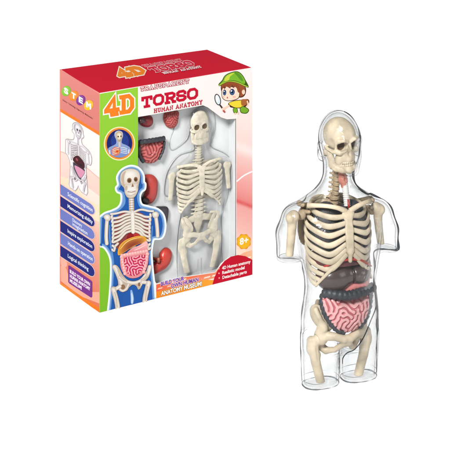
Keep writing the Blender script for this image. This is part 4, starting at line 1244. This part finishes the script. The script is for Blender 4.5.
# --- lettering on the front
a = Art('front', 30)
a.slab('4D', (104.9, 117.4), (28.6, -4.9), (-.2, -19.2), None, (244, 130, 36), .31, .14, 1.25, (252, 246, 236)); a.build('number_lettering')
a = Art('front', 30)
a.slab('TRANSPARENT', (140.6, 91.3), (48.2, -8.3), (0, -4.0), None, (253, 246, 244), .17, .3, .5, (196, 50, 76)); a.build('title_lettering')
a = Art('front', 30)
a.slab('TORSO', (141.6, 108.2), (56.2, -9.9), (0, -10.9), None, (200, 20, 52), .25, .10); a.build('title_lettering')
a = Art('front', 30)
a.slab('HUMAN ANATOMY', (153.9, 113.2), (48.4, -8.9), (0, -4.5), None, (198, 30, 58), .27, .2); a.build('title_lettering')
# --- cartoon child with a green hat and magnifying glass
a = Art('front', 12)
def mp(x, y): return (205+x/8.18, 60+y/8.18)
def mpoly(pts, c, sm=4): a.poly([mp(*p) for p in pts], c, sm)
def mline(pts, wd, c, sm=4): a.line([mp(*p) for p in pts], wd/8.18, c, sm)
def mell(x, y, rx, ry, c, r=0): a.ell(*mp(x, y), rx/8.18, ry/8.18, c, r)
INK = (70, 40, 30)
mpoly([(190, 355), (235, 332), (300, 325), (350, 320), (362, 345), (340, 380), (290, 395), (240, 392), (205, 385)], INK); mpoly([(195, 357), (237, 337), (300, 330), (330, 330), (322, 370), (288, 388), (240, 386)], (244, 218, 60))
mpoly([(298, 325), (340, 322), (355, 335), (335, 368), (300, 372)], (176, 104, 56))
mline([(345, 335), (352, 362), (338, 385)], 12, (250, 212, 186))
mpoly([(228, 400), (245, 388), (265, 398), (268, 425), (250, 440), (232, 428)], (60, 84, 30)); mpoly([(232, 402), (246, 392), (262, 401), (263, 424), (249, 434), (236, 425)], (122, 176, 44))
mpoly([(288, 392), (310, 378), (350, 395), (360, 415), (340, 438), (300, 435), (286, 415)], (60, 84, 30)); mpoly([(292, 394), (312, 383), (345, 398), (354, 414), (336, 432), (303, 429), (291, 413)], (122, 176, 44))
mline([(250, 432), (246, 448)], 13, (250, 212, 186)); mline([(275, 425), (272, 446)], 12, (244, 206, 178))
mline([(200, 372), (180, 385), (165, 395)], 15, (250, 212, 186))
mpoly([(130, 200), (140, 185), (230, 165), (310, 185), (335, 235), (330, 280), (305, 305), (270, 300), (255, 240), (150, 250), (132, 250)], INK)
mpoly([(134, 205), (145, 190), (230, 172), (308, 190), (328, 238), (322, 278), (302, 298), (275, 292), (255, 240), (150, 245), (137, 245)], (158, 84, 46))
mpoly([(136, 235), (150, 212), (200, 205), (262, 215), (285, 255), (282, 300), (262, 322), (220, 334), (180, 336), (150, 322), (136, 295)], INK); mpoly([(140, 237), (152, 217), (200, 210), (260, 220), (279, 257), (277, 298), (259, 317), (220, 329), (181, 331), (153, 318), (140, 294)], (253, 226, 206))
mpoly([(140, 245), (150, 200), (200, 190), (262, 198), (290, 245), (296, 275), (270, 262), (258, 230), (232, 212), (240, 232), (205, 215), (210, 235), (175, 218), (160, 240), (150, 225)], (150, 76, 42))
mell(315, 262, 13, 20, (250, 214, 190))
mell(222, 262, 21, 26, (40, 44, 84)); mell(222, 264, 15, 19, (70, 110, 170)); mell(222, 262, 9, 12, (22, 24, 50)); mell(215, 253, 6, 7, (255, 255, 255))
mell(160, 266, 14, 24, (40, 44, 84)); mell(160, 268, 10, 17, (70, 110, 170)); mell(160, 266, 6, 10, (22, 24, 50)); mell(156, 257, 4, 6, (255, 255, 255))
mline([(205, 222), (222, 214), (244, 220)], 6, INK); mline([(148, 228), (160, 222), (172, 228)], 5, INK)
mell(183, 308, 5, 7, (206, 84, 80)); mell(240, 302, 14, 8, (250, 188, 172)); mell(152, 302, 7, 7, (250, 188, 172))
mpoly([(110, 205), (115, 192), (140, 165), (160, 130), (200, 105), (262, 92), (305, 120), (335, 170), (356, 212), (350, 226), (315, 212), (260, 188), (190, 180), (140, 202), (118, 214)], (64, 92, 26))
mpoly([(122, 200), (145, 172), (165, 134), (202, 111), (258, 98), (300, 124), (328, 172), (318, 196), (260, 172), (200, 166), (155, 180)], (124, 186, 50))
mpoly([(158, 172), (172, 136), (205, 114), (240, 106), (205, 135), (195, 164)], (206, 220, 70)); mpoly([(240, 104), (258, 101), (290, 124), (312, 168), (292, 166), (262, 130)], (92, 152, 42))
mpoly([(114, 204), (150, 184), (200, 170), (262, 178), (318, 202), (350, 216), (345, 222), (312, 208), (260, 185), (192, 176), (140, 198), (118, 210)], (176, 206, 62))
mell(104, 324, 25, 48, (60, 66, 74), -.25); mell(104, 324, 18, 40, (226, 238, 244), -.25); mpoly([(92, 300), (104, 288), (110, 320), (98, 345)], (250, 253, 255))
mline([(122, 368), (140, 392), (160, 425)], 13, (70, 50, 44), 3); mell(152, 402, 15, 13, (250, 212, 186), .4); mline([(148, 412), (165, 430)], 14, (190, 84, 70), 0)
a.build('mascot_picture')
# --- age badge
a = Art('front', 24)
a.poly([(243.8+(7.6 if k % 2 else 6.7)*math.cos(k/16*2*PI), 241.6+(8.1 if k % 2 else 7.1)*math.sin(k/16*2*PI)) for k in range(16)], (236, 160, 30), 4)
a.ell(243.8, 241.6, 6.2, 6.6, (248, 186, 40)); a.text('8+', (239.6, 244.9), (8.6, -2.1), (.2, -6.2), (255, 250, 240), .035); a.build('age_badge')
# --- slogan strip with bricks
a = Art('front', 9)
bot = lambda x: 313-(x-99.6)*.2484-.5
stripe = [(156.2, 284.6), (184, 277.4), (215.2, 272.6), (222, 264.0), (231, 257.4), (236.6, 257), (244, 252.5), (252.4, 250.0), (252.4, bot(252.4)), (156.2, bot(156.2))]
a.poly(stripe, lambda x, y: mixc((240, 104, 70), (250, 190, 150), min(1, max(0, (x-196)/50))))
rb = random.Random(8); a.lay(); a.held = True
for r in range(9):
    for k in range(14):
        x = 157+k*9.2+(r % 2)*4.6+rb.uniform(-.8, .8); y = 296.5-(x-156)*.235-r*3.3
        w_ = rb.uniform(4, 6.4); yt = np.interp(x, [156, 184, 215, 222, 231, 237, 252], [285, 278, 273, 264.5, 258.5, 257.8, 250.6])
        yt2 = np.interp(x+w_, [156, 184, 215, 222, 231, 237, 252], [285, 278, 273, 264.5, 258.5, 257.8, 250.6])
        if y-1.6 > yt and y-1.6-w_*.235 > yt2 and x+w_ < 252 and x > 156.6 and y < bot(x)-4.2:
            a.poly([(x, y), (x+w_, y-w_*.235), (x+w_+.9, y-w_*.235-1.5), (x+.9, y-1.5)], rb.choice([(253, 232, 216), (250, 206, 184), (255, 240, 228), (248, 160, 130)]))
a.held = False
a.poly([(156.2, bot(156.2)-6.6), (205, bot(205)-6.6), (214, bot(214)-4), (214, bot(214)), (156.2, bot(156.2))], lambda x, y: mixc((246, 140, 30), (250, 164, 50), (x-156)/50))
for tx, o, dx in (('BUILD YOUR', (160.8, 286.0), (23.5, -5.9)), ('OWN HUMAN', (171, 288.0), (27.5, -6.9))):
    a.text(tx, o, dx, (0, -3.7), (112, 62, 160), .04, .055, (250, 238, 250))
a.text('ANATOMY MUSEUM!', (161, 295.6), (41, -10.2), (0, -4.0), (255, 250, 240), .035, .06, (120, 66, 30))
a.build('slogan_strip')
# --- red half-round panel
a = Art('front', 24)
a.poly([(212.4, 284.6), (214.4, 277.5), (218.5, 268.6), (224.5, 261), (231, 256.6), (238, 255), (245.5, 256.2), (252.4, 259.8), (252.4, 274.6)], (200, 18, 46), 0)
for tx, o, dx in (('4D Human anatomy', (222, 269.6), (28.6, -6.7)), ('Realistic model', (222.2, 274.3), (22.4, -5.4)), ('Detachable parts', (222.4, 279), (24.4, -5.9))):
    a.text(tx, o, dx, (0, -3.0), (255, 244, 240), .03); a.ell(o[0]-3.2, o[1]-1.0, .75, .8, (250, 170, 150))
a.build('feature_panel')

# --- left side
a = Art('side')
yl = lambda x, y60: y60+(x-60)*.64
SL = [(0, (246, 160, 152)), (1, (238, 140, 132))]
xe0, xe1 = 60.45, 99.45
def band(y0a, y0b, y1a, y1b, cf, nx=10, ny=10): a.quad((xe0, y0a), (xe1, y0b), (xe1, y1b), (xe0, y1a), cf, nx, ny)
band(69.0, 94.3, 111, 134.2, lambda u, v: mixc((226, 140, 132), (216, 120, 112), u*.4+v*.4), 4, 4)
band(111, 134.2, 287, 312.2, lambda u, v: ramp(v, [(0, (250, 244, 240)), (.22, (250, 238, 232)), (.40, (248, 226, 214)), (.5, (242, 202, 186)), (.62, (238, 174, 154)), (.8, (233, 144, 122)), (.92, (230, 126, 96)), (1, (228, 116, 78))]), 6, 60)
a.poly([(60.45, 151.5), (66, 153.6), (72, 158), (80, 163), (87, 168), (94, 174), (99.4, 178.5), (99.4, 196), (86, 186), (72, 180), (60.45, 176)], lambda x, y: mixc((252, 222, 212), (250, 206, 194), (y-150)/46), 0)
a.line([(60.1, 151.5), (66, 153.6), (72, 158), (80, 163), (87, 168), (94, 174), (99.4, 178.5)], .6, (240, 172, 152), 3)
a.poly([(60.45, 176), (66, 178), (72, 182), (80, 192), (88, 200), (99.4, 206), (99.4, 222), (80, 214), (60.45, 198)], (253, 226, 196), 0)
a.poly([(60.7, 266), (66, 268), (70, 280), (84, 292), (99.4, 292), (99.4, 303.5), (80, 296), (60.8, 281)], (248, 176, 152), 0)
a.poly([(60.7, 258), (66, 260), (67, 266), (62, 268)], (250, 180, 160), 3)
band(108.6, 132.2, 111.8, 135.6, lambda u, v: (240, 126, 36), 2, 1)
band(282.4, 308.0, 287.2, 312.4, lambda u, v: mixc((246, 140, 40), (250, 120, 20), u), 2, 1)
a.build('side_panel')
a = Art('side', 40)
for ch, x, y, c in (('S', 66.1, 91.0, (132, 196, 50)), ('T', 73.6, 95.8, (240, 138, 34)), ('E', 80.8, 100.2, (126, 50, 146)), ('M', 88.6, 105.2, (246, 190, 40))):
    a.ell(x, y, 4.4, 5.3, c, .5, 36); a.ell(x-.5, y-.8, 3.4, 3.9, mixc(c, (255, 255, 255), .12), .5, 30)
    w_ = 4.2 if ch != 'M' else 4.8
    a.text(ch, (x-w_/2, y+1.6-.3), (w_, w_*.62), (0, -5.2), (255, 253, 248), .05)
a.text('Science  Technology  Engineering  Mathematics', (62.6, 100.4), (30, 18.9), (0, -1.5), (120, 50, 60), .01)
a.build('acronym_logo')
def pill(y0, h, col, lines):
    a = Art('side', 60)
    n = 8; pts = [(60.3, y0), (88, y0+27.7*.655)]
    for k in range(n+1):
        t = -PI/2+PI*k/n; pts.append((90+4.6*math.cos(t), y0+29.7*.655+h/2+math.sin(t)*h/2+4.6*.655*math.cos(t)*.9))
    pts += [(60.3, y0+h)]
    a.poly([(p[0], p[1]) for p in offset_poly(pts, .5)], (250, 214, 204)); a.poly(pts, col)
    if len(lines) == 1: a.text(lines[0][0], (lines[0][1], y0+(lines[0][1]-60.3)*.655+h*.5+1.6), (lines[0][2], lines[0][2]*.655), (0, -3.6), (240, 244, 255), .015)
    else:
        for i, (tx, x, wd) in enumerate(lines): a.text(tx, (x, y0+(x-60.3)*.655+h*.5+(-.4 if i == 0 else 3.6)), (wd, wd*.655), (0, -3.2), (232, 238, 255), .015)
    a.build('benefit_banner')
PW, NV = (112, 124, 196), (24, 34, 124)
pill(184, 10.3, PW, [('Scientific cognition', 67.6, 25)])
pill(196, 10.3, NV, [('Memorizing ability', 67.6, 25)])
pill(208.3, 10.6, PW, [('Discovery', 72.5, 9.5), ('imagination', 72.5, 15)])
pill(220.5, 10.8, NV, [('Inspire exploration', 67.6, 24.6)])
pill(232.7, 11.0, PW, [('Hands-on operation', 68, 24.6)])
pill(245.3, 10.9, NV, [('Logical thinking', 67.8, 20.6)])
a = Art('side', 60)
a.poly([(68.2, 265.6), (69.6, 265.6), (91.2, 280.6), (92.2, 282), (92.2, 296.8), (91, 297.6), (69.2, 283.4), (68.2, 282)], (120, 44, 140))
for i, (tx, wd) in enumerate((('BUILD YOUR OWN', 20.2), ('HUMAN ANATOMY', 20.4), ('MUSEUM!', 12))): a.text(tx, (69.8, 272.6+i*4.6), (wd, wd*.67), (0, -3.2), (255, 240, 255), .04)
a.build('slogan_panel')
def TM(x, y):
    xx = 78.4+(x-132)*.40; return (xx, 124.5+(y-168)*.475+(xx-78.4)*.64+.0)
a = Art('side', 60, TM)
outl = [p for p in FIG if p[0] > 99.8 and p[1] < 300]+[(152, 306), (140, 306), (134, 302), (132, 296), (129, 304), (124, 312), (112, 312)]+[tuple(p) for p in FIGL if p[1] < 308]
a.poly(offset_poly(outl, 1.0), (178, 172, 178)); a.poly(offset_poly(outl, -.6), (246, 240, 242))
skeleton(a, (222, 216, 220), (120, 108, 122), 9, True, True, False, .8)
a.poly([(118, 250), (122, 241), (132, 234), (145, 240), (147, 250), (140, 256), (126, 254)], (70, 24, 34), 4); a.ell(128, 244, 3, 3, (150, 70, 76)); a.ell(138, 250, 4, 2.5, (40, 24, 36))
a.line([(120, 254), (122, 266), (130, 276), (138, 280)], 4, (84, 74, 92), 4); a.line([(121, 255), (134, 258), (147, 256)], 4, (60, 50, 66), 3)
a.poly([(123, 259), (146, 258), (144, 268), (136, 278), (127, 270)], (222, 150, 178), 4)
a.build('torso_picture')
# --- lid
a = Art('top', 4)
a.slab('4D', (121.6, 77.6), (26.2, -4.7), (-10.6, -6.7), None, (242, 136, 40), .27, .1, .9, (252, 244, 226)); a.build('lid_lettering')
a = Art('top', 4)
a.slab('TRANSPARENT', (144.6, 67.0), (38, -6.3), (-3.2, -1.9), None, (214, 40, 66), .14, .3, .3, (246, 190, 196))
a.slab('TORSO', (154.6, 72.2), (41.6, -7.2), (-7.6, -4.5), None, (214, 36, 62), .2, .12, .45, (250, 206, 210))
a.slab('HUMAN ANATOMY', (164.4, 74.0), (38, -6.6), (-3.0, -1.8), None, (252, 226, 226), .24, .2, .0, None)
a.build('lid_lettering')

# the right side of the figure hangs a little lower than the left
def sag(o):
    for c in o.children:
        if c.name.split('.')[0] in ('skull', 'vertebra'): continue
        me = c.data
        if me is not None and me.name not in sagged:
            sagged.add(me.name); n = len(me.vertices); v = np.empty(n*3); me.vertices.foreach_get('co', v); v = v.reshape(-1, 3)
            x = np.maximum(v[:, 0], 0); x = x*x/(x+.006)
            r = np.clip((v[:, 2]-.075)/.075, 0, 1); r = r*r*(3-2*r)
            v[:, 2] -= .15*x*r; v[:, 0] -= .035*x*r
            me.vertices.foreach_set('co', v.ravel()); me.update()
        sag(c)
sagged = set(); sag(model)
